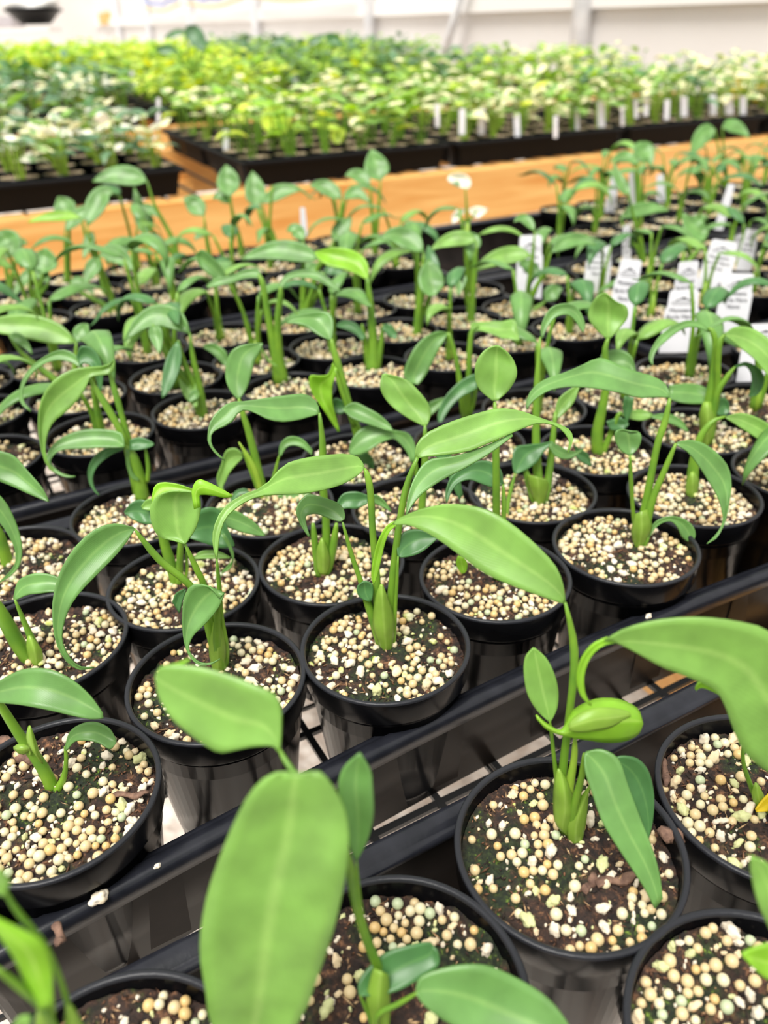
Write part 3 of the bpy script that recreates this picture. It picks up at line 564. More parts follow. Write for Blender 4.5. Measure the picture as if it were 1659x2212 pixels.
def plant_C():
    r = ROOT['C']; Y = baseY(470, 1440)
    traced_stem(r, [(478,1445),(462,1385),(430,1290),(395,1250),(350,1215),(315,1175),(290,1142)], [20,16,9,9,9,8,5], Y, Y-.05)
    traced_leaf(r, [(289,1139),(245,1131),(200,1147),(160,1185),(130,1235),(115,1290),(114,1345),(122,1390),(141,1426),(170,1447),(203,1443)],
                   [(291,1143),(274,1170),(250,1200),(215,1236),(176,1276),(151,1312),(137,1352),(135,1386),(150,1420),(174,1440),(204,1441)], Y-.05, 'b', gy=.42, gx=.2, fold=.13, arch=.05)
    traced_stem(r, [(472,1445),(468,1380),(445,1275),(424,1228),(399,1174)], [14,10,8,8,6], Y+.02, Y)
    traced_leaf(r, [(397,1175),(375,1168),(345,1160),(328,1133),(325,1095),(342,1070),(370,1061),(388,1062)], [(401,1175),(410,1162),(424,1138),(433,1102),(432,1078),(424,1066),(412,1062),(392,1061)], Y-.02, 'l', gy=.2, fold=.15, label='pale heart-shaped upright leaf')
    traced_leaf(r, [(328,1078),(333,1052),(350,1042),(385,1046),(420,1058)], [(330,1085),(345,1070),(365,1062),(395,1063),(421,1062)], Y+.08, 'y', gy=.5, name='leaf_fold', rows=10)
    traced_leaf(r, [(420,1100),(415,1060),(428,1036),(450,1042),(478,1056),(502,1070)], [(432,1095),(430,1072),(440,1068),(460,1070),(482,1074),(501,1073)], Y-.03, 'y', gy=.3, fold=-.2, rows=12)
    traced_leaf(r, [(472,1292),(450,1266),(415,1264),(398,1290),(394,1330),(395,1365),(400,1396),(411,1421),(430,1437),(455,1436),(475,1424)],
                   [(476,1292),(485,1282),(471,1314),(443,1348),(420,1370),(410,1388),(408,1402),(416,1418),(433,1431),(455,1432),(475,1423)], Y-.16, 'b', gy=.45, fold=.14)
    traced_stem(r, [(480,1448),(470,1395),(470,1330),(478,1290)], [14,12,8,5], Y-.05, Y-.12)
    traced_stem(r, [(484,1446),(488,1400),(478,1330),(474,1270),(468,1208)], [10,9,6,6,5], Y-.02, Y-.1)
    traced_leaf(r, [(372,1300),(380,1282),(398,1272)], [(388,1325),(394,1300),(402,1275)], Y, 'd', gy=.2, rows=8)
    traced_leaf(r, [(453,1448),(452,1400),(462,1345)], [(488,1448),(488,1400),(480,1320)], Y-.07, 'l', gy=.1, name='sheath', rows=10)
plant_C()
def plant_G():
    r = ROOT['G']; Y = baseY(382, 1262)
    traced_stem(r, [(384,1268),(368,1215),(352,1160),(345,1100)], [15,14,11,8], Y, Y)
    traced_stem(r, [(388,1268),(388,1215),(392,1150)], [10,8,7], Y-.02, Y-.05)
    traced_stem(r, [(398,1262),(404,1230),(402,1190)], [5,4,4], Y-.02, Y)
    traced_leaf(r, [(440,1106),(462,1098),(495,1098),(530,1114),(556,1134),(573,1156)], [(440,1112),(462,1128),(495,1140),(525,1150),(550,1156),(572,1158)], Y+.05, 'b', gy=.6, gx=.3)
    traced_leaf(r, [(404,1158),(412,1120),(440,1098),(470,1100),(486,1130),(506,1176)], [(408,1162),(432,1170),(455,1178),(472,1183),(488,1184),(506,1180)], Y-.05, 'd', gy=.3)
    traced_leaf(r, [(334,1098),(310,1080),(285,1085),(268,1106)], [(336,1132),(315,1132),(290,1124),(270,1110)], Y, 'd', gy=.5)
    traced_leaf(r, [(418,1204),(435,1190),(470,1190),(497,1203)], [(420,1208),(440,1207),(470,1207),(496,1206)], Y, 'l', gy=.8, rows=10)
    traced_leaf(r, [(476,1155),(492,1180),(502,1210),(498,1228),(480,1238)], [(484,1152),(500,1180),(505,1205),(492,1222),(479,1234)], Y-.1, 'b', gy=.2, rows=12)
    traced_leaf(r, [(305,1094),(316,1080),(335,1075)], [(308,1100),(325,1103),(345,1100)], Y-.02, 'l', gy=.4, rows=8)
plant_G()
def plant_B():
    r = ROOT['B']; Y = baseY(835, 1398)
    traced_stem(r, [(832,1404),(818,1330),(812,1230),(805,1150),(801,1070),(794,1028),(787,1012)], [20,14,9,8,8,8,6], Y, Y+.1)
    traced_leaf(r, [(788,1010),(775,988),(742,980),(695,984),(650,991),(612,1006),(570,1050),(520,1070),(482,1098),(463,1135),(459,1170),(467,1208)],
                   [(786,1013),(774,1026),(742,1045),(700,1058),(650,1066),(605,1068),(560,1072),(520,1090),(490,1117),(476,1150),(471,1182),(469,1208)], Y+.1, 'l', gy=.75, gx=.15, fold=.12, arch=.06)
    traced_stem(r, [(840,1404),(843,1330),(850,1230),(866,1110),(880,1045),(902,988)], [18,12,9,8,8,8], Y, Y+.1)
    traced_leaf(r, [(896,990),(899,962),(922,935),(974,911),(1029,893),(1075,882),(1120,886),(1165,902),(1205,915),(1230,928),(1238,950),(1228,979)],
                   [(904,990),(925,986),(956,983),(1010,975),(1052,958),(1090,942),(1130,925),(1165,914),(1200,920),(1222,938),(1230,957),(1226,977)], Y+.12, 'l', gy=.8, gx=.1, fold=.12, arch=.08)
    traced_leaf(r, [(1105,936),(1050,962),(985,984),(925,994),(897,1028),(882,1070),(877,1110)], [(1108,942),(1060,978),(1010,1008),(960,1034),(915,1064),(892,1090),(879,1112)], Y+.2, 'b', gy=.7, fold=.1)
    traced_leaf(r, [(744,1122),(745,1110),(735,1090),(700,1075),(662,1069),(640,1098),(648,1130),(666,1160)], [(738,1126),(728,1126),(708,1119),(684,1110),(662,1114),(660,1125),(664,1142),(669,1158)], Y+.05, 'b', gy=.6, fold=.1)
    traced_stem(r, [(826,1400),(800,1320),(780,1258),(760,1200),(740,1128)], [14,11,7,6,5], Y, Y+.05)
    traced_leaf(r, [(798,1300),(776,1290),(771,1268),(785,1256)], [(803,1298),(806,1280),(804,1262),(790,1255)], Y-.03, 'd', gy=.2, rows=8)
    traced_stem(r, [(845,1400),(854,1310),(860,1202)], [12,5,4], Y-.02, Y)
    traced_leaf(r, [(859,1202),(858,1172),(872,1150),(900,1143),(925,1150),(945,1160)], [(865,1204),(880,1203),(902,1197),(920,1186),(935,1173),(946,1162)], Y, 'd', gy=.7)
    traced_leaf(r, [(815,1402),(806,1350),(812,1290),(822,1262)], [(852,1404),(852,1345),(840,1300),(826,1262)], Y-.05, 'l', gy=.05, name='sheath')
plant_B()
def plant_I():
    r = ROOT['I']; Y = baseY(697, 1240)
    traced_stem(r, [(697,1244),(704,1185),(704,1120),(697,1040),(697,960),(690,892)], [16,11,9,9,8,6], Y, Y+.05)
    traced_leaf(r, [(691,892),(684,868),(660,851),(624,853),(584,858),(533,866),(497,869),(472,886),(454,911),(449,938),(450,957),(465,980),(485,995)],
                   [(687,895),(670,900),(640,908),(606,911),(574,904),(542,888),(519,888),(498,914),(472,926),(457,938),(457,960),(470,978),(486,993)], Y+.05, 'b', gy=.7, gx=.1, fold=.12, arch=.05)
    traced_stem(r, [(692,1242),(682,1190),(676,1130)], [14,9,7], Y-.02, Y)
    traced_stem(r, [(702,1242),(718,1190),(727,1130)], [14,10,7], Y-.02, Y)
    traced_leaf(r, [(722,1100),(740,1068),(768,1062),(795,1070)], [(728,1104),(748,1098),(772,1098),(794,1088)], Y+.05, 'd', gy=.5)
    traced_leaf(r, [(798,1075),(812,1068),(830,1082),(846,1104)], [(798,1082),(815,1090),(832,1098),(844,1106)], Y+.02, 'b', gy=.3, rows=10)
    traced_leaf(r, [(680,1236),(684,1190),(694,1162)], [(716,1236),(712,1200),(698,1164)], Y-.05, 'l', gy=.05, name='sheath', rows=10)
plant_I()
def plant_J():
    r = ROOT['J']; Y = baseY(305, 1075)
    traced_stem(r, [(308,1080),(300,1030),(288,990),(270,962)], [17,14,12,7], Y, Y)
    traced_leaf(r, [(269,962),(262,935),(226,927),(181,928),(145,939),(118,957),(102,980),(100,998),(118,1020),(142,1031),(163,1030)], [(268,966),(241,967),(211,967),(181,969),(151,970),(130,973),(115,984),(109,999),(122,1014),(142,1026),(162,1028)], Y-.1, 'b', gy=.7)
    traced_leaf(r, [(266,965),(225,970),(202,988),(190,1014),(192,1042),(204,1062),(214,1070)], [(268,970),(243,981),(221,997),(206,1014),(200,1034),(204,1054),(214,1069)], Y+.0, 'd', gy=.4)
    traced_stem(r, [(300,1075),(285,980),(265,906),(250,851),(237,806)], [10,8,7,7,6], Y+.05, Y+.15)
    traced_stem(r, [(298,1075),(272,960),(250,912),(223,866),(193,817)], [10,8,8,8,6], Y+.03, Y+.1)
    traced_leaf(r, [(246,800),(248,776),(232,789),(205,792),(178,794),(151,800),(120,818),(96,848),(84,885),(83,927),(87,957),(95,990),(112,1020),(148,1030)],
                   [(236,808),(225,810),(208,812),(194,816),(187,834),(169,863),(142,890),(118,909),(105,930),(99,953),(98,978),(106,1003),(122,1018),(150,1027)], Y+.1, 'l', gy=.3, gx=.2, fold=.12)
    traced_leaf(r, [(180,792),(165,768),(135,755),(100,768),(70,790),(50,816),(42,842),(44,870),(66,890)], [(176,796),(152,782),(122,778),(96,786),(75,801),(58,822),(49,846),(52,868),(67,886)], Y+.35, 'b', gy=.5)
    traced_leaf(r, [(165,770),(175,748),(198,752),(215,775),(222,810),(218,850)], [(172,790),(185,785),(200,795),(208,815),(212,835),(216,852)], Y+.3, 'd', gy=.3)
    traced_leaf(r, [(280,950),(300,944),(320,950),(333,958)], [(280,972),(300,972),(318,968),(332,962)], Y-.02, 'd', gy=.6, rows=10)
    traced_leaf(r, [(272,970),(272,1000),(282,1030),(301,1040)], [(280,972),(281,1000),(288,1022),(301,1036)], Y-.03, 'b', gy=.1, rows=10)
    traced_stem(r, [(318,1040),(320,1008),(314,968)], [5,5,4], Y, Y)
plant_J()
def plant_K():
    r = ROOT['K']; Y = baseY(572, 1080)
    traced_stem(r, [(574,1085),(562,1034),(540,943),(522,886),(516,860)], [12,10,8,6,5], Y, Y+.05)
    traced_leaf(r, [(512,862),(496,842),(487,815),(489,785),(500,758),(525,745),(566,741)], [(518,862),(530,845),(538,825),(545,800),(550,780),(560,762),(568,742)], Y+.05, 'b', gy=.4, fold=.08)
    traced_stem(r, [(566,1080),(540,1010),(520,960)], [6,5,3], Y, Y)
    traced_stem(r, [(570,1080),(548,1010),(516,955)], [7,7,3], Y-.03, Y, mat_='stem2')
    traced_leaf(r, [(524,980),(508,968),(488,974),(478,1004),(468,1032),(474,1056),(484,1060)], [(524,990),(508,1006),(494,1024),(487,1040),(482,1050),(482,1056),(485,1060)], Y+.05, 'l', gy=.3)
    traced_leaf(r, [(602,984),(606,958),(625,943),(652,948),(675,972)], [(607,986),(618,968),(634,962),(654,968),(674,984)], Y, 'b', gy=.4)
    traced_stem(r, [(578,1082),(592,1030),(603,984)], [7,5,3], Y, Y)
    traced_leaf(r, [(585,1092),(600,1070),(635,1056),(672,1060)], [(590,1130),(610,1100),(640,1090),(670,1076)], Y-.1, 'b', gy=.6)
    traced_leaf(r, [(498,1075),(510,1060),(530,1055),(545,1068)], [(500,1090),(515,1072),(530,1068),(544,1072)], Y-.1, 'd', gy=.6, rows=8)
plant_K()
def plant_F():
    r = ROOT['F']; Y = baseY(1070, 1252)
    traced_stem(r, [(1070,1256),(1072,1110),(1071,950),(1069,868)], [12,9,8,6], Y, Y+.15)
    traced_leaf(r, [(1064,866),(1036,841),(1026,812),(1030,780),(1048,756),(1072,746)], [(1074,866),(1100,842),(1116,812),(1113,786),(1098,763),(1078,747)], Y+.15, 'l', gy=.2, fold=.12)
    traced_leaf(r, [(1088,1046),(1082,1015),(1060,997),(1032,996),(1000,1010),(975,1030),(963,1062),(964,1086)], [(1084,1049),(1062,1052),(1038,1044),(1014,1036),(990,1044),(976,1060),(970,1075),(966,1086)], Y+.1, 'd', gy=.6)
    traced_stem(r, [(1074,1250),(1088,1120),(1087,1046)], [9,6,5], Y-.03, Y+.1)
    traced_leaf(r, [(990,1200),(985,1218),(995,1237),(1000,1238)], [(1000,1203),(1009,1215),(1008,1232),(1002,1238)], Y+.0, 'y', gy=.1, name='young_leaf', rows=8)
plant_F()
def plant_V():
    r = ROOT['V']; Y = baseY(910, 1165)
    traced_stem(r, [(910,1170),(912,1090),(918,1000),(918,918)], [11,9,8,6], Y, Y+.1)
    traced_leaf(r, [(914,920),(884,905),(848,879),(827,853),(821,830),(826,808)], [(922,920),(930,898),(925,872),(903,843),(878,820),(832,807)], Y+.1, 'l', gy=.4, fold=.09)
    traced_leaf(r, [(955,960),(975,985),(990,1020),(1000,1070)], [(940,985),(962,1010),(975,1045),(992,1080)], Y+.15, 'd', gy=.2)
plant_V()
def plant_W():
    r = ROOT['W']; Y = baseY(800, 1010)
    traced_stem(r, [(790,1000),(768,920),(752,872),(735,805),(722,760),(716,732)], [14,10,9,8,7,5], Y, Y+.1)
    traced_leaf(r, [(716,736),(720,710),(719,688),(707,674),(675,675),(632,683),(619,697)], [(710,734),(696,728),(680,719),(662,706),(645,700),(630,699),(620,699)], Y+.15, 'b', gy=.7)
    traced_leaf(r, [(719,784),(709,808),(690,812),(669,813),(673,846),(700,886),(730,933)], [(728,798),(723,815),(718,832),(717,850),(718,872),(726,902),(734,932)], Y+.0, 'y', gy=.1, fold=.2, label='bright folded vertical leaf')
    traced_stem(r, [(765,920),(740,850),(724,800)], [6,5,4], Y, Y)
    traced_leaf(r, [(740,882),(765,869),(792,880),(820,896),(840,915),(850,931)], [(741,886),(760,903),(788,914),(815,923),(835,929),(849,932)], Y-.1, 'b', gy=.6)
    traced_leaf(r, [(900,998),(897,962),(882,936),(850,929),(820,920),(795,919),(773,931),(758,954),(753,980)], [(888,1000),(876,972),(855,950),(842,949),(820,958),(800,972),(784,980),(768,984),(755,982)], Y-.25, 'b', gy=.7, arch=.1)
    traced_leaf(r, [(715,870),(725,860),(745,868)], [(718,890),(735,895),(748,888)], Y+.05, 'd', gy=.3, rows=6)
    traced_stem(r, [(896,1120),(902,1060),(898,1000)], [7,7,6], Y-.25, Y-.25)
    traced_leaf(r, [(776,985),(790,978),(806,990)], [(790,1030),(805,1025),(808,1000)], Y-.1, 'd', gy=.2, rows=6)
plant_W()
def plant_Z():
    r = ROOT['Z']; Y = baseY(1007, 902)
    traced_stem(r, [(1008,910),(992,817),(985,774),(971,727),(966,720)], [12,6,5,5,4], Y, Y+.05)
    traced_leaf(r, [(966,718),(945,716),(920,727),(898,748),(880,781),(872,810),(884,826),(902,830)], [(967,721),(960,736),(952,748),(938,775),(924,803),(914,818),(908,826),(903,831)], Y+.1, 'b', gy=.3, gx=.2)
    traced_leaf(r, [(1030,806),(1008,815),(985,831),(960,860),(946,895),(949,922)], [(1031,838),(1015,848),(1000,856),(978,875),(960,902),(951,922)], Y-.1, 'd', gy=.5)
    traced_stem(r, [(1010,905),(1012,830),(1014,760),(1020,715),(1035,705)], [9,6,6,5,4], Y, Y+.05)
    traced_leaf(r, [(1018,716),(1018,698),(1048,695),(1080,695),(1110,690),(1118,712),(1122,733)], [(1022,720),(1040,715),(1062,722),(1085,731),(1100,733),(1112,735),(1121,736)], Y+.05, 'l', gy=.8)
    traced_leaf(r, [(925,870),(945,862),(965,858)], [(928,900),(945,885),(966,862)], Y, 'b', gy=.5, rows=6)
    traced_stem(r, [(1012,905),(1024,860),(1032,800)], [6,5,4], Y, Y)
plant_Z()
def plant_E():
    r = ROOT['E']; Y = baseY(1382, 1180)
    traced_stem(r, [(1380,1188),(1392,1110),(1404,1040),(1421,957),(1437,909),(1447,860)], [18,12,9,8,8,7], Y, Y+.12)
    traced_leaf(r, [(1447,858),(1440,832),(1413,814),(1373,802),(1340,790),(1310,776),(1288,774),(1254,790),(1215,806),(1179,818),(1151,838),(1137,866),(1138,884)],
                   [(1444,859),(1428,858),(1410,858),(1381,859),(1342,849),(1294,840),(1254,836),(1222,836),(1191,842),(1167,854),(1150,868),(1143,876),(1140,884)], Y+.15, 'b', gy=.9, fold=.12, arch=.04)
    traced_stem(r, [(1384,1188),(1408,1085),(1436,1015),(1460,958)], [14,9,7,6], Y-.03, Y)
    traced_leaf(r, [(1461,956),(1489,950),(1519,957),(1549,978),(1573,1008),(1580,1045),(1575,1085),(1566,1127),(1550,1160),(1527,1175)],
                   [(1461,961),(1487,978),(1512,1010),(1532,1042),(1550,1072),(1559,1100),(1562,1122),(1556,1142),(1544,1158),(1528,1174)], Y, 'b', gy=.5, gx=.2, fold=.12)
    traced_stem(r, [(1378,1186),(1368,1110),(1363,1040),(1361,983)], [8,5,5,4], Y+.02, Y)
    traced_leaf(r, [(1358,984),(1340,972),(1329,950),(1330,932),(1345,927)], [(1364,984),(1380,966),(1386,945),(1380,933),(1362,932)], Y, 'b', gy=.3, rows=12)
    traced_leaf(r, [(1398,1160),(1405,1140),(1422,1123),(1450,1115),(1480,1122),(1499,1140),(1502,1160),(1492,1171)], [(1403,1162),(1412,1146),(1428,1131),(1449,1126),(1464,1140),(1472,1158),(1480,1166),(1490,1171)], Y-.05, 'b', gy=.3)
    traced_stem(r, [(1386,1186),(1394,1175),(1401,1160)], [6,5,4], Y-.05, Y-.05)
    traced_leaf(r, [(1366,1184),(1364,1150),(1372,1110)], [(1394,1186),(1408,1140),(1398,1100)], Y-.05, 'l', gy=.05, name='sheath', rows=10)
plant_E()
def plant_L():
    r = ROOT['L']; Y = baseY(1165, 1088)
    traced_stem(r, [(1165,1094),(1162,1030),(1158,950),(1160,830),(1167,728)], [16,11,9,7,4], Y, Y+.3)
    traced_stem(r, [(1160,1092),(1145,1050),(1134,1010)], [13,9,7], Y-.02, Y)
    traced_stem(r, [(1170,1092),(1182,1050),(1190,990),(1200,890)], [13,10,8,7], Y-.02, Y+.2)
    traced_leaf(r, [(1110,1022),(1106,992),(1114,966),(1140,961),(1168,958),(1192,953)], [(1116,1024),(1138,1014),(1158,1000),(1172,980),(1184,966),(1196,956)], Y-.05, 'd', gy=.6)
    traced_leaf(r, [(1190,954),(1206,962),(1226,972),(1245,975),(1260,968)], [(1185,962),(1198,984),(1220,992),(1240,987),(1260,972)], Y-.02, 'b', gy=.6, rows=12)
    traced_stem(r, [(1092,1130),(1099,1078),(1113,1022)], [5,5,4], Y-.2, Y-.05)
    traced_leaf(r, [(1240,960),(1252,970),(1270,980),(1278,1005)], [(1244,985),(1256,998),(1268,1004),(1276,1008)], Y+.1, 'd', gy=.4, rows=8)
    traced_leaf(r, [(1150,1092),(1140,1040),(1140,1025)], [(1180,1092),(1185,1050),(1180,1035)], Y-.06, 'l', gy=.05, name='sheath', rows=8)
    traced_leaf(r, [(1168,730),(1170,700),(1190,665),(1225,655),(1250,668),(1264,700),(1260,718)], [(1172,732),(1184,705),(1202,685),(1225,680),(1240,690),(1252,708),(1259,718)], Y+.35, 'b', gy=.4)
    traced_leaf(r, [(1198,900),(1205,865),(1225,845),(1250,830)], [(1204,905),(1222,890),(1240,868),(1252,836)], Y+.2, 'l', gy=.4)
plant_L()
def plant_O():
    r = ROOT['O']; Y = baseY(1293, 985)
    traced_stem(r, [(1293,992),(1290,937),(1302,877),(1310,826),(1307,760),(1314,730)], [14,13,10,8,7,6], Y, Y+.05)
    traced_leaf(r, [(1310,732),(1285,709),(1271,685),(1276,660),(1290,640),(1306,632)], [(1318,732),(1341,706),(1356,685),(1353,662),(1332,652),(1310,634)], Y+.05, 'l', gy=.15, fold=.14, label='pale shield-shaped upright leaf')
    traced_stem(r, [(1296,990),(1316,945),(1334,900),(1342,890)], [9,7,5,4], Y, Y)
    traced_leaf(r, [(1300,800),(1298,768),(1318,756),(1345,756),(1365,772),(1373,802)], [(1305,806),(1318,808),(1335,808),(1350,810),(1362,810),(1372,808)], Y+.1, 'b', gy=.6)
    traced_leaf(r, [(1342,892),(1365,886),(1390,885),(1412,896)], [(1344,898),(1366,906),(1390,908),(1410,900)], Y+.05, 'l', gy=.7, rows=10)
    traced_leaf(r, [(1340,900),(1358,915),(1350,925)], [(1310,910),(1320,928),(1348,928)], Y-.02, 'd', gy=.4, rows=8)
    traced_leaf(r, [(1405,898),(1440,893),(1470,905),(1488,930)], [(1406,902),(1440,912),(1465,922),(1486,934)], Y-.02, 'b', gy=.5, rows=10)
    traced_leaf(r, [(1350,855),(1345,880),(1350,905),(1352,915)], [(1370,858),(1366,885),(1358,905),(1354,915)], Y, 'd', gy=.1, rows=8)
plant_O()
def plant_N():
    r = ROOT['N']; Y = baseY(1526, 962)
    traced_stem(r, [(1526,968),(1528,900),(1538,820),(1546,750),(1540,718),(1530,708)], [16,14,8,7,6,5], Y, Y+.1)
    traced_leaf(r, [(1535,712),(1512,696),(1485,692),(1457,702),(1429,722),(1409,750),(1402,774),(1410,790)], [(1532,718),(1508,708),(1486,707),(1464,717),(1441,735),(1420,755),(1411,774),(1411,789)], Y+.1, 'b', gy=.6)
    traced_stem(r, [(1530,966),(1548,850),(1550,790),(1554,742),(1566,722)], [12,8,7,7,5], Y, Y)
    traced_leaf(r, [(1564,722),(1588,706),(1622,708),(1659,730),(1690,765),(1700,830)], [(1568,726),(1596,748),(1628,774),(1652,802),(1680,835),(1700,838)], Y-.05, 'l', gy=.6)
    traced_stem(r, [(1530,962),(1548,856),(1568,818),(1588,792)], [9,7,6,4], Y-.03, Y-.03)
    traced_leaf(r, [(1587,791),(1612,782),(1640,796),(1652,820),(1640,850),(1620,858)], [(1590,795),(1610,791),(1622,806),(1624,830),(1620,846),(1618,857)], Y-.03, 'd', gy=.2)
    traced_leaf(r, [(1543,872),(1534,846),(1510,831),(1480,828),(1445,832)], [(1541,876),(1522,872),(1494,872),(1468,869),(1446,862)], Y+.05, 'b', gy=.8, rows=14)
    traced_leaf(r, [(1545,890),(1552,862),(1570,862),(1576,885)], [(1550,896),(1562,898),(1570,896),(1575,890)], Y-.04, 'd', gy=.3, rows=8)
    traced_leaf(r, [(1512,960),(1510,900),(1520,868)], [(1542,960),(1548,905),(1536,868)], Y-.04, 'l', gy=.05, name='sheath', rows=8)
plant_N()
def plant_M():
    r = ROOT['M']; Y = baseY(1494, 1072)
    traced_stem(r, [(1494,1078),(1496,1030),(1502,980),(1515,940),(1540,910),(1568,900)], [16,14,10,8,6,5], Y, Y+.05)
    traced_leaf(r, [(1567,900),(1600,892),(1638,903),(1680,930),(1720,975)], [(1569,904),(1600,924),(1640,950),(1675,975),(1720,985)], Y+.0, 'l', gy=.5)
    traced_leaf(r, [(1478,1076),(1482,1045),(1492,1020)], [(1510,1078),(1510,1040),(1498,1018)], Y-.05, 'l', gy=.05, name='sheath', rows=8)
plant_M()
def plant_T3a():
    r = ROOT['T3f3']; Y = baseY(608, 830)
    traced_stem(r, [(606,834),(591,745),(577,672),(567,612),(558,592)], [15,9,7,6,4], Y, Y+.1)
    traced_stem(r, [(612,834),(602,760),(600,690),(606,640),(606,620)], [14,9,7,6,5], Y, Y)
    traced_leaf(r, [(566,598),(556,580),(528,582),(500,595),(470,600),(446,616)], [(564,602),(545,600),(520,604),(498,612),(472,618),(448,622)], Y+.1, 'b', gy=.6)
    traced_leaf(r, [(603,622),(612,598),(640,584),(680,585),(710,600),(738,630)], [(608,624),(622,606),(645,600),(680,604),(708,618),(736,631)], Y, 'b', gy=.6)
    traced_leaf(r, [(488,596),(475,572),(440,540),(422,550)], [(478,610),(462,600),(436,580),(424,560)], Y+.3, 'b', gy=.2)
    traced_leaf(r, [(440,745),(462,742),(488,760),(496,795)], [(440,752),(460,765),(480,785),(494,798)], Y-.2, 'b', gy=.4)
    traced_leaf(r, [(560,742),(570,760),(585,780),(600,790)], [(562,750),(575,775),(588,788),(600,792)], Y-.1, 'l', gy=.2, rows=8)
plant_T3a()
def plant_T3b():
    r = ROOT['T3f4']; Y = baseY(805, 800)
    traced_stem(r, [(805,804),(806,740),(800,660),(793,600)], [17,10,7,6], Y, Y+.1)
    traced_leaf(r, [(796,603),(795,572),(780,550),(750,537),(715,535),(680,543)], [(790,603),(770,592),(740,581),(712,576),(690,562),(680,548)], Y+.1, 'y', gy=.6, label='bright yellow-green leaf')
    traced_stem(r, [(800,804),(790,750),(782,700)], [9,6,4], Y, Y)
    traced_stem(r, [(812,804),(822,750),(828,700)], [9,6,4], Y, Y+.05)
    traced_leaf(r, [(726,700),(745,692),(770,700),(788,725),(780,735)], [(728,706),(748,712),(768,722),(780,734),(782,737)], Y, 'd', gy=.5)
    traced_leaf(r, [(828,702),(842,700),(856,716),(858,730)], [(826,710),(838,725),(850,732),(856,732)], Y, 'd', gy=.4, rows=8)
plant_T3b()
# further leaves of the middle distance that show clearly, each on the seedling it belongs to
def far_plant(bx, by, leaves, sc=1.0):
    """leaves: (stem top x,y, tip x,y, width px, sag px, colour); the seedling stands in the pot nearest to bx,by"""
    best = min((q for q in POTS if q['key'] not in TRACED), key=lambda q: (pr(q['t'], q['n'], -.1)[0]-bx)**2 + 4*(pr(q['t'], q['n'], -.1)[1]-by)**2)
    p = best; r = p['root']; TRACED.add(p['key']); Y = groundY(p['t'], p['n']); b = pr(p['t'], p['n'], -.12); bx = bx*.6+b[0]*.4; by = b[1]
    sc = 500/(b[2]*100)
    for (x0, y0, x1, y1, w, sag, c) in leaves:
        dY = random.uniform(-.12, .12); k0 = 1700/b[2]
        traced_stem(r, [(bx, by+4), (bx*.75+x0*.25, by*.66+y0*.34), (bx*.25+x0*.75, by*.3+y0*.7), (x0, y0)], [.055*k0, .036*k0, .027*k0, .018*k0], Y, Y+dY, seg=6, n=9)
        U = []; D = []; N_ = 7
        for i in range(N_):
            u = i/(N_-1); x = x0+(x1-x0)*u; y = y0+(y1-y0)*u - sag*4*u*(1-u)
            ww = w*.5*(math.sin(math.pi*min(1, u**.75))**.8 if 0 < u < 1 else .05)
            dx, dy = (x1-x0), (y1-y0) - sag*4*(1-2*u); l = math.hypot(dx, dy)+1e-6
            U.append((x+dy/l*ww, y-dx/l*ww)); D.append((x-dy/l*ww, y+dx/l*ww))
        traced_leaf(r, U, D, Y+dY, c, gy=.55, fold=.1, rows=12)
far_plant(925, 712, [(925,560,942,636,56,-18,'b'), (915,545,822,515,46,20,'b'), (940,600,925,530,30,0,'d')])
far_plant(665, 700, [(690,560,522,560,46,20,'b'), (655,520,620,500,30,14,'b'), (700,590,745,600,24,12,'d')])
far_plant(258, 662, [(215,560,182,616,34,8,'b'), (215,552,292,588,42,20,'b'), (150,610,205,640,22,14,'b')])
far_plant(1030, 690, [(1030,520,930,540,34,14,'l'), (1024,545,1012,500,40,4,'b'), (1000,590,990,640,24,6,'b')])
far_plant(1148, 700, [(1148,552,1018,588,38,16,'l'), (1190,545,1288,530,32,20,'b'), (1165,600,1120,570,30,10,'b'), (1178,650,1215,625,34,8,'b'), (1155,500,1110,480,22,18,'b')])
far_plant(438, 880, [(410,720,268,738,50,48,'b'), (385,735,350,860,34,-10,'d'), (330,700,345,765,30,6,'b'), (395,800,425,880,34,-4,'l'), (430,850,408,870,22,6,'b')])
far_plant(150, 850, [(165,740,-60,712,54,22,'l'), (165,738,190,700,36,4,'b'), (20,725,70,765,22,10,'b')])
far_plant(370, 590, [(318,392,200,392,44,14,'b'), (330,495,290,405,40,-24,'b'), (300,455,345,470,24,10,'b')])
far_plant(250, 665, [(188,488,245,416,46,26,'b'), (175,470,60,480,22,8,'y'), (200,500,180,560,24,4,'b')])
far_plant(517, 560, [(496,425,488,356,50,4,'b'), (500,440,458,430,26,12,'b')])
far_plant(568, 545, [(555,448,545,370,46,2,'b'), (565,440,655,410,30,12,'b')])
far_plant(452, 560, [(441,466,395,430,40,8,'b'), (446,500,420,520,20,6,'b')])
far_plant(735, 560, [(738,430,668,402,34,12,'b'), (742,430,800,440,26,18,'b')])
far_plant(822, 540, [(822,390,802,322,54,0,'b'), (800,400,745,380,30,12,'b')])
far_plant(70, 655, [(92,590,100,535,60,2,'b'), (95,600,25,650,28,30,'b'), (105,610,60,570,30,8,'b')])
far_plant(20, 600, [(35,550,-5,500,56,6,'b'), (10,560,60,525,30,14,'b')])
far_plant(130, 590, [(150,470,125,425,50,2,'b'), (140,500,210,455,32,16,'b')])
far_plant(1395, 560, [(1340,470,1445,455,30,12,'b'), (1360,420,1325,350,24,-10,'b')])
far_plant(1385, 460, [(1378,345,1408,360,50,24,'b'), (1370,340,1318,350,26,6,'b')])
far_plant(1560, 400, [(1545,280,1490,340,38,16,'b'), (1560,275,1620,300,30,14,'b'), (1520,345,1500,370,14,2,'b')])
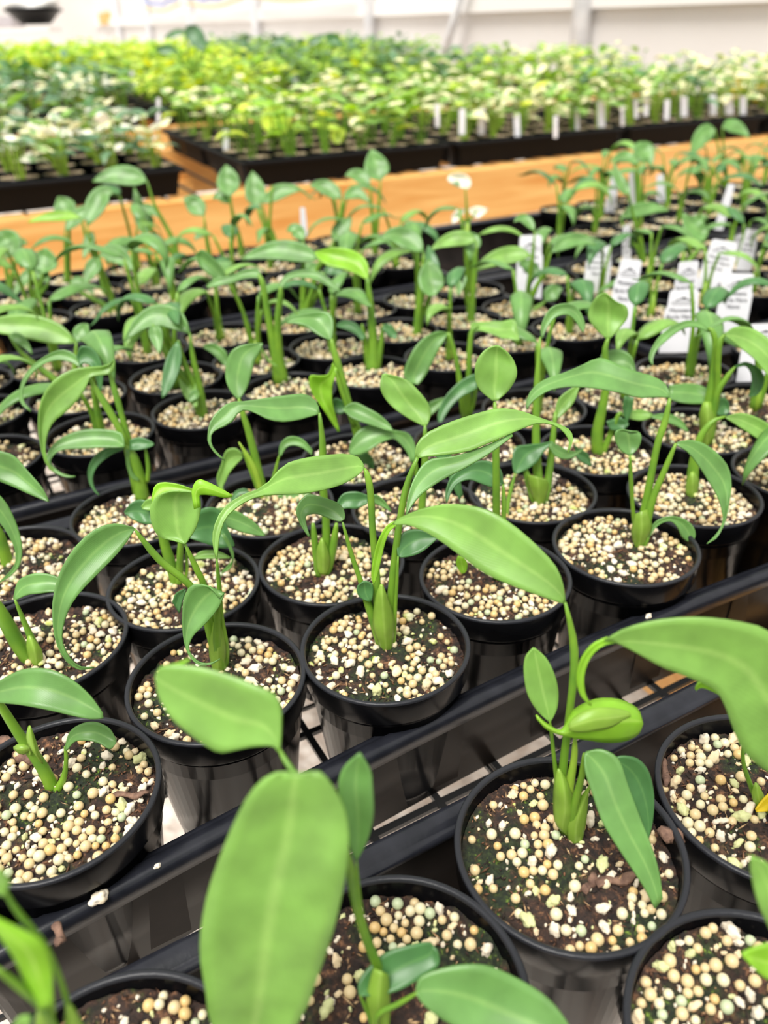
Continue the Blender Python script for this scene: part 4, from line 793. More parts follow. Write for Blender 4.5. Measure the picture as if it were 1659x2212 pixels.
far_plant(1450, 600, [(1530,500,1475,460,50,-14,'b'), (1480,530,1440,560,26,10,'b')])
far_plant(690, 640, [(690,600,655,575,28,10,'b'), (720,520,760,470,36,4,'b')])
for p in POTS:
    if p['key'] in TRACED: continue
    R = random.Random(hash(p['key'].encode()[0]) * 7 + int(p['t']*100) + int(p['n']*37))
    far = p['n'] > 6.3
    hs_ = .62 if p['key'][:2] in ('C3', 'C2') else (.75 if p['key'] in ('N2','R4','R5','R6','M2','T3f6','T3f7','T3m6','T3m7','T3f5') else 1.0)
    grown_plant(p['root'], (p['t'] + R.uniform(-.06, .06), p['n'] + R.uniform(-.06, .06)), -.1, hs_*R.uniform(.95, 1.3) if far else R.uniform(.8, 1.1), (R.choice((3, 3, 4)) if hs_ == 1 else 2) if far else 3, R.randint(0, 9999), 'bbbdl', rows=12)

# ------------------------------------------------------------------ fertilizer prills and perlite on the soil
def ico(sub):
    import bmesh
    bm = bmesh.new(); bmesh.ops.create_icosphere(bm, subdivisions=sub, radius=1.0)
    v = np.array([x.co[:] for x in bm.verts]); f = np.array([[q.index for q in x.verts] for x in bm.faces]); bm.free(); return v, f
ICO = {s: ico(s) for s in (1, 2, 3)}
def chunk(sub, seed):
    v, f = ICO[sub]; v = v.copy()
    for i, p in enumerate(v):
        q = Vector(p); k = 1 + .55*noise.noise(q*1.3 + Vector((seed*5, 0, 0))) + .22*noise.noise(q*3.3 + Vector((0, seed*3, 0))); v[i] = np.array(q)*k*np.array((1.25, .95, .8))
    return v, f
CH = {(s, k): chunk(s, k) for s in (1, 2, 3) for k in range(4)}
items = {'prill': [], 'perlite': []}
CL = {'A': [(1160,1830,.15),(1145,1695,.07),(1280,1690,.06),(1425,1740,.09),(1250,2030,.06),(1210,1780,.08),(1380,1990,.07),(1010,1900,.05)],
 'B': [(900,1480,.12),(770,1385,.13),(740,1335,.1),(695,1410,.08),(960,1420,.05),(860,1330,.06),(920,1330,.05)],
 'D': [(90,1790,.17),(20,1800,.12),(205,1745,.08),(30,1880,.14),(290,1590,.09),(240,1810,.07),(150,1830,.08),(340,1640,.06),(20,1650,.07)],
 'A2': [(1490,1600,.12),(1510,1760,.12),(1615,1610,.08),(1440,1700,.05),(1530,1840,.05)], 'LR': [(1500,2060,.16),(1420,2130,.1),(1600,1990,.1),(1450,2190,.07),(1560,2130,.08)],
 'LM': [(890,1960,.12),(850,2010,.1),(935,1985,.09),(1000,2010,.05),(980,1950,.06)], 'LL': [(400,2120,.13),(345,2070,.09),(185,2115,.09),(290,2050,.05),(380,2170,.08)],
 'C': [(590,1400,.14),(620,1490,.09),(640,1560,.09),(380,1400,.06),(520,1370,.1),(300,1500,.06)], 'E': [(1290,1120,.19),(1260,1170,.12),(1400,1230,.09),(1470,1150,.1),(1330,1110,.1)],
 'F': [(1080,1300,.15),(960,1235,.08),(1000,1290,.08),(1170,1310,.1)], 'G': [(300,1290,.19),(440,1260,.13),(520,1270,.12),(300,1340,.12)], 'I': [(640,1220,.14),(760,1250,.12),(700,1290,.1),(780,1200,.1)],
 'H': [(210,1360,.14),(150,1390,.12),(250,1440,.12),(40,1470,.1),(180,1480,.1)], 'M': [(1440,1070,.2),(1540,1110,.14),(1480,1050,.12),(1600,1080,.1)], 'L': [(1130,1120,.16),(1230,1070,.12),(1090,1070,.12),(1200,1130,.12)]}
CLP = {k: [(atz(x, y, -.08)[0], r) for x, y, r in q] for k, q in CL.items()}
for p in POTS:
    R = np.random.default_rng(int(p['t']*1000) + int(p['n']*77) + 5000); d = groundY(p['t'], p['n']); v = p['v']; far = d > 5.4
    pts = []; tries = 0; sd = R.uniform(0, 50); cover = {'A': .36, 'LM': .40, 'LL': .36, 'LR': .66, 'A2': .32, 'D': .46, 'B': .38, 'C': .44, 'E': .5, 'G': .45, 'I': .42, 'F': .42, 'H': .5, 'M': .6}.get(p['key'], .78 if far else .62)
    thr = (0.5-cover)*0.8; cell = {}
    target = 340 if not far else (190 if d < 11 else 130)
    while tries < target*8 and len(pts) < target:
        tries += 1; a = R.uniform(0, 2*math.pi); rr = (RP-.055)*math.sqrt(R.uniform(.0, 1)); x, y = rr*math.cos(a), rr*math.sin(a)
        if rr < .07: continue
        nn = noise.noise(Vector((x*3.6+sd, y*3.6, sd))) + .25*noise.noise(Vector((x*13, y*13+sd, sd)))
        perl = R.random() < .27
        if p['key'] in CLP:
            nn = max(math.exp(-((p['t']+x-c_[0])**2 + (p['n']+y-c_[1])**2)/(2*r_*r_)) for c_, r_ in CLP[p['key']]) - .42 + .5*noise.noise(Vector((x*9+sd, y*9, sd))); thr = 0
        if nn < thr and not (perl and R.random() < .22) and R.random() > .03: continue
        rad = R.uniform(.0170, .0262) if not perl else R.choice([R.uniform(.005, .012), R.uniform(.012, .030)], p=[.5, .5])
        if far: rad *= 1.12 if d < 11 else 1.35
        cx_, cy_ = int(math.floor(x/.07)), int(math.floor(y/.07)); lay = 0; near_ = 9
        for i in (-1, 0, 1):
            for j in (-1, 0, 1):
                for (x2, y2, r2) in cell.get((cx_+i, cy_+j), ()):
                    near_ = min(near_, ((x-x2)**2 + (y-y2)**2)**.5/(rad+r2))
        if near_ < .90: continue
        cell.setdefault((cx_, cy_), []).append((x, y, rad)); pts.append(1)
        z = soil_h(x, y, v) + rad*R.uniform(.45, .85)
        mi = R.choice(4, p=[.50, .32, .12, .06]) if not perl else R.choice(3, p=[.55, .25, .20])
        t, n = p['t']+x, p['n']+y; q = pr(t, n, z); vis = 0 < q[0] < 1659 and 0 < q[1] < 2212
        items['perlite' if perl else 'prill'].append((q[2] - (40*rad if perl else 0) + (0 if vis else 100), t, n, z, rad, int(mi), R.uniform(0, 6.28), R.integers(0, 4), p['key']))
PR_ME = {}
def one_mesh(kind, mi, sh):
    key = (kind, mi, sh)
    if key not in PR_ME:
        v, f = ICO[3] if kind == 'prill' else CH[(3, sh)]
        me = bpy.data.meshes.new('fertilizer_prill' if kind == 'prill' else 'perlite_chunk'); me.from_pydata([tuple(a*S) for a in v], [], [tuple(int(i) for i in a) for a in f])
        me.polygons.foreach_set('use_smooth', [True]*len(f)); me.materials.append(M[('p%d' if kind == 'prill' else 'q%d') % mi]); PR_ME[key] = me
    return PR_ME[key]
WHERE = {'A': 'the large lower-right pot', 'A2': 'the pot cut by the right edge', 'LM': 'the pot behind the huge blurred leaf', 'LL': 'the bottom-left pot', 'LR': 'the bottom-right corner pot', 'D': 'the big left-edge pot', 'C': 'the pot left of the central pot', 'B': 'the central sharp pot', 'F': 'the pot right of the central pot', 'E': 'the pot third right of centre'}
CN = {'prill': ['cream', 'pale', 'ochre', 'greenish'], 'perlite': ['white', 'tan', 'mossy']}
for kind, nm, cat in (('prill', 'fertilizer_prill', 'fertilizer pellet'), ('perlite', 'perlite_chunk', 'perlite')):
    L = sorted(items[kind], key=lambda q: q[0]); big = L[:300]; rest = L[300:]
    for (d, t, n, z, rad, mi, rot, sh, pk) in big:
        o = bpy.data.objects.new(nm, one_mesh(kind, mi, int(sh) if kind == 'perlite' else 0)); COL.objects.link(o)
        o.location = W(t, n, z); o.scale = (rad, rad, rad*(.97 if kind == 'prill' else 1)); o.rotation_euler = (rot*.5, rot*.3, rot)
        wh = WHERE.get(pk, 'one of the pots behind the front rows')
        if kind == 'prill': tag(o, '%s round fertilizer pellet on the soil of %s' % (CN[kind][mi], wh), cat, '%s fertilizer pellets, %s' % (CN[kind][mi], wh))
        else: tag(o, '%s irregular perlite crumb on the soil of %s' % (CN[kind][mi], wh), cat, '%s perlite crumbs, %s' % (CN[kind][mi], wh))
    V = []; FC = []; MI = []; off = 0
    for (d, t, n, z, rad, mi, rot, sh, pk) in rest:
        dd = d - (100 if d > 90 else 0); s = 2 if dd < 6.2 and d < 90 else 1
        v, f = ICO[s] if kind == 'prill' else CH[(s, int(sh))]
        c, s_ = math.cos(rot), math.sin(rot); vv = v @ np.array([[c, s_, 0], [-s_, c, 0], [0, 0, 1]])
        V.append(vv*rad*S + np.array(W(t, n, z))); FC.append(f+off); MI.append(np.full(len(f), mi)); off += len(v)
    V = np.vstack(V); FC = np.vstack(FC).astype(np.int32); MI = np.concatenate(MI).astype(np.int32)
    me = bpy.data.meshes.new(nm + 's'); me.vertices.add(len(V)); me.vertices.foreach_set('co', V.astype(np.float32).ravel())
    me.loops.add(len(FC)*3); me.loops.foreach_set('vertex_index', FC.ravel()); me.polygons.add(len(FC)); me.polygons.foreach_set('loop_start', np.arange(len(FC), dtype=np.int32)*3)
    for i in range(4 if kind == 'prill' else 3): me.materials.append(M[('p%d' if kind == 'prill' else 'q%d') % i])
    me.polygons.foreach_set('material_index', MI); me.polygons.foreach_set('use_smooth', np.ones(len(FC), dtype=bool)); me.update(calc_edges=True); me.validate()
    o = bpy.data.objects.new(nm + '_scatter', me); COL.objects.link(o)
    tag(o, ('round cream fertilizer pellets covering the soil of the pots further back' if kind == 'prill' else 'white and tan perlite crumbs strewn over the soil of the pots further back'), cat, kind='stuff')

# loose pieces: twigs and bark
def twig(px0, py0, px1, py1, r, key, label, z=-.07, flat=.6):
    p = PK[key]; a, _ = atz(px0, py0, z); b, _ = atz(px1, py1, z)
    m = MB(); P = [Vector(a)*(1-u) + Vector(b)*u + Vector((0, 0, .012*math.sin(u*9))) + Vector((.008*math.sin(u*4), .006*math.cos(u*5), 0)) for u in np.linspace(0, 1, 9)]
    k = [r*(.55+.2*math.sin(1.3*i+1)+.25*math.sin(math.pi*i/8)) for i in range(9)]; m.tube([tuple(q) for q in P], k, seg=7, flat=flat)
    tag(m.build('bark_piece', M['bark'], origin=tuple(a)), label, 'bark')
twig(1290, 1912, 1378, 1888, .028, 'A', 'grey-brown forked twig lying across the soil of the large lower-right pot')
twig(1262, 1930, 1285, 1885, .024, 'A', 'short reddish bark stub beside the forked twig in the large lower-right pot')
twig(995, 1260, 1030, 1238, .014, 'F', 'thin orange bark stick on the soil beneath the large drooping leaf')
twig(243, 1722, 325, 1712, .022, 'D', 'dark grooved bark strip near the right rim of the big left pot')
twig(0, 1600, 75, 1650, .045, 'D', 'purple-brown bark slab at the back of the big left pot')
twig(120, 2000, 128, 2045, .026, 'LL', 'upright reddish bark splinter at the rim of the bottom-left pot', z=-.02)
twig(1430, 1640, 1440, 1700, .024, 'A2', 'dark crumbled bark piece at the left side of the pot cut by the right edge')
twig(1432, 1810, 1470, 1800, .05, 'A', 'rounded orange-brown bark lump against the right rim of the large lower-right pot', z=-.04, flat=.9)
def loose(px, py, z, r, label):
    a, _ = atz(px, py, z); v, f = CH[(3, 1)]; m = MB(); m.add([tuple(np.array(a) + q*r + np.array((0, 0, r*.7))) for q in v], [tuple(int(i) for i in q) for q in f])
    tag(m.build('perlite_chunk', M['q0'], origin=tuple(a)), label, 'perlite')
loose(215, 1945, ZT, .03, 'single white perlite crumb resting on the second tray rim, lower left')
loose(340, 1873, ZT, .012, 'tiny white crumb on the tray rim beside the big left pot')
loose(1400, 1334, ZT, .018, 'small white crumb on the tray rim above the huge right-hand leaf')

# ------------------------------------------------------------------ white printed plant tags
def text_mesh(txt, size):
    cu = bpy.data.curves.new('txt', 'FONT'); cu.body = txt; cu.size = size; cu.align_x = 'CENTER'; cu.extrude = .0001
    o = bpy.data.objects.new('txt', cu); COL.objects.link(o); dg = bpy.context.evaluated_depsgraph_get(); me = bpy.data.meshes.new_from_object(o.evaluated_get(dg)); bpy.data.objects.remove(o); me.materials.append(M['ink']); return me
TM = [text_mesh('Monstera', .0062), text_mesh('Burle Marx', .0062), text_mesh('Flame', .0062)]
def tag_body():                              # x across, z up, in metres; about 21 mm wide and 52 mm tall
    w = .013; pts = [(-w, -.012), (w, -.012), (w*.97, .030), (w*.86, .034)]
    for k in range(6): a = math.pi/2*k/5; pts.append((w*.82-.003+.003*math.cos(a), .047+.003*math.sin(a)))
    for k in range(6): a = math.pi/2+math.pi/2*k/5; pts.append((-w*.82+.003+.003*math.cos(a), .047+.003*math.sin(a)))
    pts += [(-w*.86, .034), (-w*.97, .030)]
    me = bpy.data.meshes.new('tag_body'); n = len(pts); v = [(x, -.0003, z) for x, z in pts] + [(x, .0003, z) for x, z in pts]
    me.from_pydata(v, [], [tuple(range(n)), tuple(range(2*n-1, n-1, -1))] + [(i, i+n, (i+1) % n+n, (i+1) % n) for i in range(n)]); me.materials.append(M['white']); return me
def logo_mesh():
    me = bpy.data.meshes.new('logo'); v = []; f = []
    def tri(*p): b = len(v); v.extend([(x, 0, z) for x, z in p]); f.append(tuple(range(b, b+len(p))))
    tri((-.0058, .0), (-.0045, .0), (-.0002, .0025), (-.0002, .0033)); tri((.0058, .0), (.0002, .0033), (.0002, .0025), (.0045, .0))
    tri((-.0016, .001), (0, .0037), (.0016, .001), (.0006, .0016), (0, .001), (-.0006, .0016))
    tri((-.008, -.0011), (.008, -.0011), (.008, -.0015), (-.008, -.0015)); tri((-.007, -.0030), (.007, -.0030), (.007, -.0033), (-.007, -.0033))
    me.from_pydata(v, [], f); me.materials.append(M['ink']); return me
TB = tag_body(); LG = logo_mesh()
def plant_tag(px, py, yb, w_px, label, lean=0.0, turn=0.0, blank=False, tilt=.12, group=None):
    """px,py: top centre in the photograph; yb: where its foot meets the pot rim; w_px its width there"""
    (bt, bn_, bz), Y = atz(px - lean*(yb-py)*.9, yb, -.01)
    q = pr(bt, bn_, bz); k = w_px*q[2]/F*S/.0255; p1 = atY(px, py, Y + .07); hz = (p1[2]-bz)*S*1.02
    o = bpy.data.objects.new('plant_tag', None); COL.objects.link(o); o.empty_display_size = .01
    o.location = W(bt, bn_, bz); o.rotation_euler = (-tilt, lean, turn - YAW); kz = hz/.050; o.scale = (k*(.62 if blank else 1), k, kz)
    tag(o, label, 'plant tag', 'white plant tags standing in the pots')
    b = bpy.data.objects.new('tag_body', TB); COL.objects.link(b); b.parent = o
    if not blank:
        for me, z in zip(TM, (.0290, .0225, .0160)):
            t_ = bpy.data.objects.new('lettering', me); COL.objects.link(t_); t_.parent = o; t_.location = (-.001, -.0006, z); t_.rotation_euler = (math.pi/2, 0, 0); t_.scale = (.72, .80, .72)
        l = bpy.data.objects.new('logo', LG); COL.objects.link(l); l.parent = o; l.location = (0, -.0006, .0395); l.scale = (1.15, 1, 1.1)
    return o
tags = [(1142,510,627,56,0.0,.05,'tag standing alone left of the others'),
 (1290,530,624,54,.04,-.1,'tag behind and left of the pale shield-shaped leaf'),
 (1354,562,690,56,.14,.1,'leaning tag directly behind the pale shield-shaped leaf'),
 (1466,628,736,74,.02,.0,'nearest upright tag, in front of another tag'),
 (1480,566,672,62,.04,.35,'round-topped tag half hidden behind the nearest upright tag'),
 (1584,592,700,72,.06,.05,'tag right of the nearest upright tag'),
 (1548,520,612,62,.1,-.4,'tilted tag behind and above the rightmost pair'),
 (1640,700,800,92,.0,.0,'large tag cut off by the right edge'),
 (1350,486,572,34,-.05,.8,'narrow edge-on tag above the leaning tag'),
 (1622,496,580,48,.2,.5,'turned tag near the right edge, above the others'),
 (1590,505,560,30,-.2,.3,'small leaning tag beside the turned tag near the right edge')]
for (x, y, yb, w, lean, turn, lab) in tags: plant_tag(x, y, yb, w, 'white printed plant ' + lab, lean, turn)
for (x, y, yb, w, lean, lab) in [(1322,376,458,34,.08,'left one of three blank white sticks against the orange board'), (1358,372,448,28,-.16,'middle one of three blank white sticks against the orange board'),
     (1419,376,430,28,-.2,'right one of three blank white sticks against the orange board'), (1567,398,478,30,.14,'blank white stick below the tall seedlings at upper right'), (657,448,500,20,0,'thin white stick among the seedlings in front of the orange board')]:
    plant_tag(x, y, yb, w, lab, lean, 0, blank=True, tilt=.05)

# ------------------------------------------------------------------ far benches
ZS = lambda n: .05*(n-20)                     # the ground rises slightly away from the camera
def board(t0, t1, n, zt, h, label):
    m = MB(); m.box((t0, n-.18, zt-h), (t1, n+.18, zt)); return m
def far_bench(t0, t1, n0, n1, label, h=1.33):
    z0, z1 = ZS(n0), ZS(n1); r = thing('greenhouse_bench', ((t0+t1)/2, (n0+n1)/2, z0-9.5), label, 'bench')
    m = MB(); m.box((t0, n0-.2, z0-h), (t1, n0+.68, z0)); m.build('front_board', M['wood'], r, smooth=False)
    m = MB(); m.box((t0, n1-.2, z1-h), (t1, n1+.2, z1)); m.build('rear_board', M['wood'], r, smooth=False)
    m = MB(); x = t0
    while x < t1:
        m.add([(x-.03, n0, z0-.06), (x+.03, n0, z0-.06), (x+.03, n1, z1-.06), (x-.03, n1, z1-.06), (x-.03, n0, z0-.01), (x+.03, n0, z0-.01), (x+.03, n1, z1-.01), (x-.03, n1, z1-.01)], [(0,3,2,1),(4,5,6,7),(0,1,5,4),(1,2,6,5),(2,3,7,6),(3,0,4,7)]); x += .8
    m.build('wire_top', M['wire'], r, smooth=False)
    x = t0+1
    while x < t1: m = MB(); m.box((x-.3, n0+.2, min(z0, z1)-1.3), (x+.3, n1-.2, z0-.3)); m.build('cross_beam', M['wood'], r, smooth=False); x += 9
    x = t0+.5
    while x < t1:
        for nn in (n0+.3, n1-.3):
            l = MB(); l.box((x-.35, nn-.35, -10.5), (x+.35, nn+.35, ZS(nn)-.9)); l.build('leg', M['wood'], r, smooth=False)
        x += 13
    return r
far_bench(-6, 37.5, 19.75, 27.6, 'second bench with the long orange pine board facing the viewer')
far_bench(-2, 37.5, 33.2, 41.4, 'third bench behind, its orange board showing between the seedling trays')
far_bench(-2, 37.5, 47.5, 62.5, 'farthest bench, under the yellow-green seedlings along the back')
def far_tray(t0, t1, n0, n1, label):
    """single-mesh tray for the distance, following the slope"""
    z0, z1 = ZS(n0)+.02, ZS(n1)+.02; m = MB(); h = .62
    def q(off, dz): return [(t0+off, n0+off, z0+dz), (t1-off, n0+off, z0+dz), (t1-off, n1-off, z1+dz), (t0+off, n1-off, z1+dz)]
    prof = [(.22, 0), (.12, h-.1), (.0, h-.1), (-.01, h-.03), (.02, h), (.1, h), (.13, h-.06), (.24, .04)]
    rs = [q(o, z) for o, z in prof]; vs = [p for r_ in rs for p in r_]
    m.add(vs, [(i*4+k, i*4+(k+1) % 4, (i+1)*4+(k+1) % 4, (i+1)*4+k) for i in range(len(rs)-1) for k in range(4)])
    m.add(q(.22, .0) + q(.23, .045), [(3, 2, 1, 0), (4, 5, 6, 7)])
    return tag(m.build('seedling_tray', M['tray_far'], origin=((t0+t1)/2, (n0+n1)/2, z0), smooth=False), label, 'tray', 'black nursery trays')

# ---- background seedlings: prototypes (one mesh each) copied with obj.copy()
M['v'] = leaf_mat('leaf_cream_variegated', (0.22, 0.40, 0.13), (0.6, 0.68, 0.35), marble=(0.88, 0.86, 0.50), trans=.2)
M['vw'] = leaf_mat('leaf_white_variegated', (0.24, 0.40, 0.20), (0.7, 0.75, 0.5), marble=(0.93, 0.92, 0.76), trans=.2)
M['yy'] = leaf_mat('leaf_lime', (0.40, 0.62, 0.05), (0.65, 0.78, 0.2), marble=(0.66, 0.80, 0.10), trans=.3)
M['gg'] = leaf_mat('leaf_bush_green', (0.14, 0.32, 0.06), (0.25, 0.45, 0.1), marble=(0.30, 0.50, 0.07), trans=.25)
M['bl'] = leaf_mat('leaf_blue_green', (0.12, 0.25, 0.12), (0.2, 0.35, 0.18), trans=.2)
M['litter'] = mat('top_dressed_soil', (0.09, 0.05, 0.03), .8, col2=(0.75, 0.62, 0.42), nscale=230, bump=.6, bscale=300)
def proto(kind, seed):
    R = random.Random(seed); m = MB(); mats = [M['pot'], M['litter'], M['stem2'] if kind in ('v', 'vw', 'yy') else M['stem']]
    pal = {'v': ['v', 'v', 'v', 'l'], 'vw': ['vw', 'vw', 'bl', 'v'], 'yy': ['yy', 'yy', 'yy', 'y'], 'gg': ['gg', 'yy', 'y', 'gg'], 'bl': ['bl', 'gg', 'bl', 'd'], 'g2': ['yy', 'y', 'v', 'l']}[kind]
    for c in pal: mats.append(M[c])
    m.lathe([(.44, .0), (.46, 0), (.46, -.12), (.43, -.13), (.36, -.6), (.02, -.6)], seg=14); m.lathe([(.44, 0), (.42, -.09), (.0, -.05)], seg=14, mi=1)
    nl = {'v': 9, 'vw': 10, 'yy': 13, 'gg': 9, 'bl': 8, 'g2': 8}[kind]
    for k in range(nl):
        az = R.uniform(0, 6.28); r0 = R.uniform(.02, .14); h = R.uniform(.32, 1.12)*{'v': 1.25, 'vw': .9, 'yy': 1.1, 'gg': 1.15, 'bl': 1.3, 'g2': 1.15}[kind]
        b = (r0*math.cos(az), r0*math.sin(az), -.08); top = ((r0+.28*h*R.random())*math.cos(az), (r0+.28*h*R.random())*math.sin(az), h)
        m.tube([b, ((b[0]*.6+top[0]*.4), (b[1]*.6+top[1]*.4), h*.55), top], [.022, .017, .010], mi=2, seg=4, cap=False)
        L = R.uniform(.40, .78); w = L*R.uniform(.5, .85)
        m.grid(grown_blade(top, az+R.uniform(-.6, .6), L, w, R.uniform(.1, .9), R.uniform(-1.5, -.3), R.uniform(-.5, .5), rows=6, cols=5), mi=3+R.randrange(4))
    me = m.mesh('potted_seedling', mats); o = bpy.data.objects.new('potted_seedling', me); return o
PROTO = {k: [proto(k, i*13+5) for i in range(4)] for k in ('v', 'vw', 'yy', 'gg', 'bl', 'g2')}
DESC = {'v': 'cream variegated seedling', 'vw': 'white marbled seedling', 'yy': 'lime yellow seedling', 'gg': 'mixed green seedling', 'bl': 'dark bluish seedling', 'g2': 'yellow-green seedling'}
far_list = []
trays_far = []
def fill(t0, t1, n0, n1, kind, where, nr=3, nc=6, hs=1.0):
    for i in range(nr):
        for j in range(nc):
            t = t0+.55+(t1-t0-1.1)*j/(nc-1)+random.uniform(-.06, .06); n = n0+.62+(n1-n0-1.24)*i/(nr-1)+random.uniform(-.05, .05)
            k = kind[random.randrange(len(kind))] if isinstance(kind, (list, tuple)) else kind
            x, y, zc = pr(t, n, ZS(n)+1.2)
            if not (-60 < x < 1719): continue
            far_list.append((zc, t, n, k, '%s row, %s from left, %s' % (ORD[i], ORD[j], where), hs*random.uniform(.78, 1.2)))
cols2 = [(-.6, 5.75, 'leftmost'), (7.2, 13.3, 'centre-left'), (13.6, 19.8, 'centre-right'), (20.1, 26.4, 'right'), (26.7, 33.0, 'far right'), (33.3, 37.2, 'last')]
k2 = [(['vw', 'v', 'vw'], ['vw', 'bl']), (['g2', 'gg', 'g2'], ['g2', 'v', 'g2']), (['v', 'v', 'g2'], ['v', 'gg']), (['v', 'v', 'bl'], ['v', 'gg']), (['v', 'vw', 'v'], ['v']), (['v', 'o'] and ['v'], ['v'])]
for (a, b, nm), kk in zip(cols2, k2):
    for ri, (n0, n1) in enumerate(((20.15, 23.7), (23.8, 27.35))):
        rn = ('front', 'rear')[ri]; w = '%s %s tray, second bench' % (rn, nm)
        far_tray(a, b, n0, n1, 'black tray of %ss, the %s' % (DESC[kk[ri][0]], w)); fill(a, b, n0, n1, kk[ri], w)
cols3 = [(-.9, 5.2, 'leftmost'), (5.6, 8.3, 'second'), (8.7, 15.0, 'third'), (15.3, 21.6, 'fourth'), (21.9, 28.2, 'fifth'), (28.5, 34.8, 'sixth')]
k3 = [['bl', 'vw'], ['bl', 'vw'], ['gg', 'yy', 'gg'], ['gg', 'bl'], ['bl', 'gg'], ['v', 'gg']]
for (a, b, nm), kk in zip(cols3, k3):
    for ri, (n0, n1) in enumerate(((33.6, 37.2), (37.4, 41.0))):
        w = '%s %s tray, third bench' % (('front', 'rear')[ri], nm); far_tray(a, b, n0, n1, 'black tray of %ss, the %s' % (DESC[kk[0]], w)); fill(a, b, n0, n1, kk, w, nc=6 if b-a > 4 else 3)
cols4 = [(-1, 5.2, 'leftmost'), (5.5, 11.7, 'second'), (12, 18.2, 'third'), (18.5, 24.7, 'fourth'), (25, 31.2, 'fifth')]
for (a, b, nm) in cols4:
    for ri in range(4):
        n0 = 48+3.6*ri; far_tray(a, b, n0, n0+3.4, 'distant black tray, %s from left, %s row of the farthest bench' % (nm, ORD[ri])); fill(a, b, n0, n0+3.4, ['yy', 'yy', 'gg'] if a < 18 else ['gg', 'bl'], 'farthest bench', nr=3, nc=6)
far_list.sort(key=lambda q: q[0]); NI = 300
cnt = {}; used = set()
for idx, (zc, t, n, k, where, hs) in enumerate(far_list[:NI - len(POTS)]):
    pi = random.randrange(4); src = PROTO[k][pi]
    o = src.copy(); COL.objects.link(o); o.location = W(t, n, ZS(n)+.66); o.rotation_euler.z = random.random()*6.28; o.scale = (1, 1, hs)
    cnt[(where, k)] = cnt.get((where, k), 0)+1
    tag(o, '%s, %s' % (DESC[k], where), 'potted plant', 'seedlings of the ' + ', '.join(where.split(', ')[2:]))
    o['_n'] = 0; del o['_n']
rest = far_list[NI - len(POTS):]
slots = []; V = []; FC = []; MI = []; UV = []; off = 0
allm = []; cache = {}
for k in PROTO:
    for pi in range(4):
        me = PROTO[k][pi].data; nv = len(me.vertices); co = np.zeros(nv*3); me.vertices.foreach_get('co', co); co = co.reshape(-1, 3)
        polys = [tuple(p.vertices) for p in me.polygons]; mi = [p.material_index for p in me.polygons]; mp = []
        for m_ in me.materials:
            if m_ not in allm: allm.append(m_)
            mp.append(allm.index(m_))
        cache[(k, pi)] = (co, polys, [mp[i] for i in mi])
vs = []; fs = []; ms = []
for (zc, t, n, k, where, hs) in rest:
    co, polys, mi = cache[(k, random.randrange(4))]; a = random.random()*6.28; c, s_ = math.cos(a), math.sin(a); b = sum(len(x) for x in vs) if False else off
    vs.append(co @ np.array([[c, s_, 0], [-s_, c, 0], [0, 0, hs]]) + np.array(W(t, n, ZS(n)+.66))); fs.extend([tuple(i+off for i in f) for f in polys]); ms.extend(mi); off += len(co)
if vs:
    me = bpy.data.meshes.new('distant_seedlings'); me.from_pydata([tuple(p) for p in np.vstack(vs)], [], fs)
    for m_ in allm: me.materials.append(m_)
    me.polygons.foreach_set('material_index', ms); me.polygons.foreach_set('use_smooth', [True]*len(fs)); me.uv_layers.new(name='UVMap'); me.update()
    o = bpy.data.objects.new('distant_seedlings', me); COL.objects.link(o); tag(o, 'mass of small green and lime seedlings in the most distant trays', 'seedlings', kind='stuff')
for L_ in PROTO.values():
    for o in L_: bpy.data.objects.remove(o)

# single background plants that stand out
def bg_plant(px, py, Y, name, label, leaves, z):
    p = atY(px, py, Y); zs = (ZS(p[1]) + .55) if p[1] > 18 else -.12; r = thing(name, (p[0], p[1], zs), label, 'plant')
    sm = MB(); sm.tube([(p[0], p[1], zs), p], [.05, .035], seg=6); sm.build('stem', M['stem2'], r)
    for (x0, y0, up, lo, c) in leaves:
        traced_stem(r, [(px, py), ((px+x0)/2, (py+y0)/2+2), (x0, y0)], [3, 2.5, 2], Y, seg=6, n=6)
        traced_leaf(r, up, lo, Y, c, gy=.2, fold=.1, rows=10)
bg_plant(415, 160, 34, 'broad_leaved_plant', 'taller dark green plant with broad leaves rising above the back row, upper left', [
    (425,100, [(440,112),(445,92),(440,70),(425,55),(408,54)], [(436,112),(415,98),(402,80),(398,65),(406,54)], 'bl'),
    (398,68, [(402,66),(385,62),(368,68),(355,80)], [(400,74),(385,76),(370,82),(357,84)], 'd'),
    (370,104, [(388,112),(372,98),(350,96),(336,104)], [(386,116),(370,116),(350,118),(338,108)], 'd'),
    (452,92, [(440,90),(448,88),(457,92)], [(440,100),(448,100),(457,94)], 'd')], 1.3)
bg_plant(700, 170, 36, 'broad_leaved_plant', 'dark green plant with two pointed leaves against the white wall, top centre', [
    (705,75, [(700,74),(715,70),(732,80),(742,104)], [(700,78),(712,92),(725,98),(740,106)], 'd'),
    (690,80, [(698,72),(682,78),(665,96)], [(700,78),(686,94),(668,100)], 'bl'),
    (600,95, [(620,85),(600,78),(585,96)], [(616,95),(600,98),(587,100)], 'bl')], 1.3)
bg_plant(608, 300, 23.2, 'broad_leaved_plant', 'large lime-green heart-shaped leaf standing above the centre-left tray', [
    (600,290, [(605,295),(575,285),(563,260),(572,235),(590,228)], [(608,295),(625,280),(628,255),(620,235),(595,226)], 'yy')], .5)
bg_plant(728, 300, 24.2, 'broad_leaved_plant', 'smaller pointed lime-green leaf to the right of the heart-shaped one', [
    (735,272, [(733,272),(746,282),(744,296),(730,314)], [(728,272),(716,282),(714,296),(727,314)], 'yy')], .5)
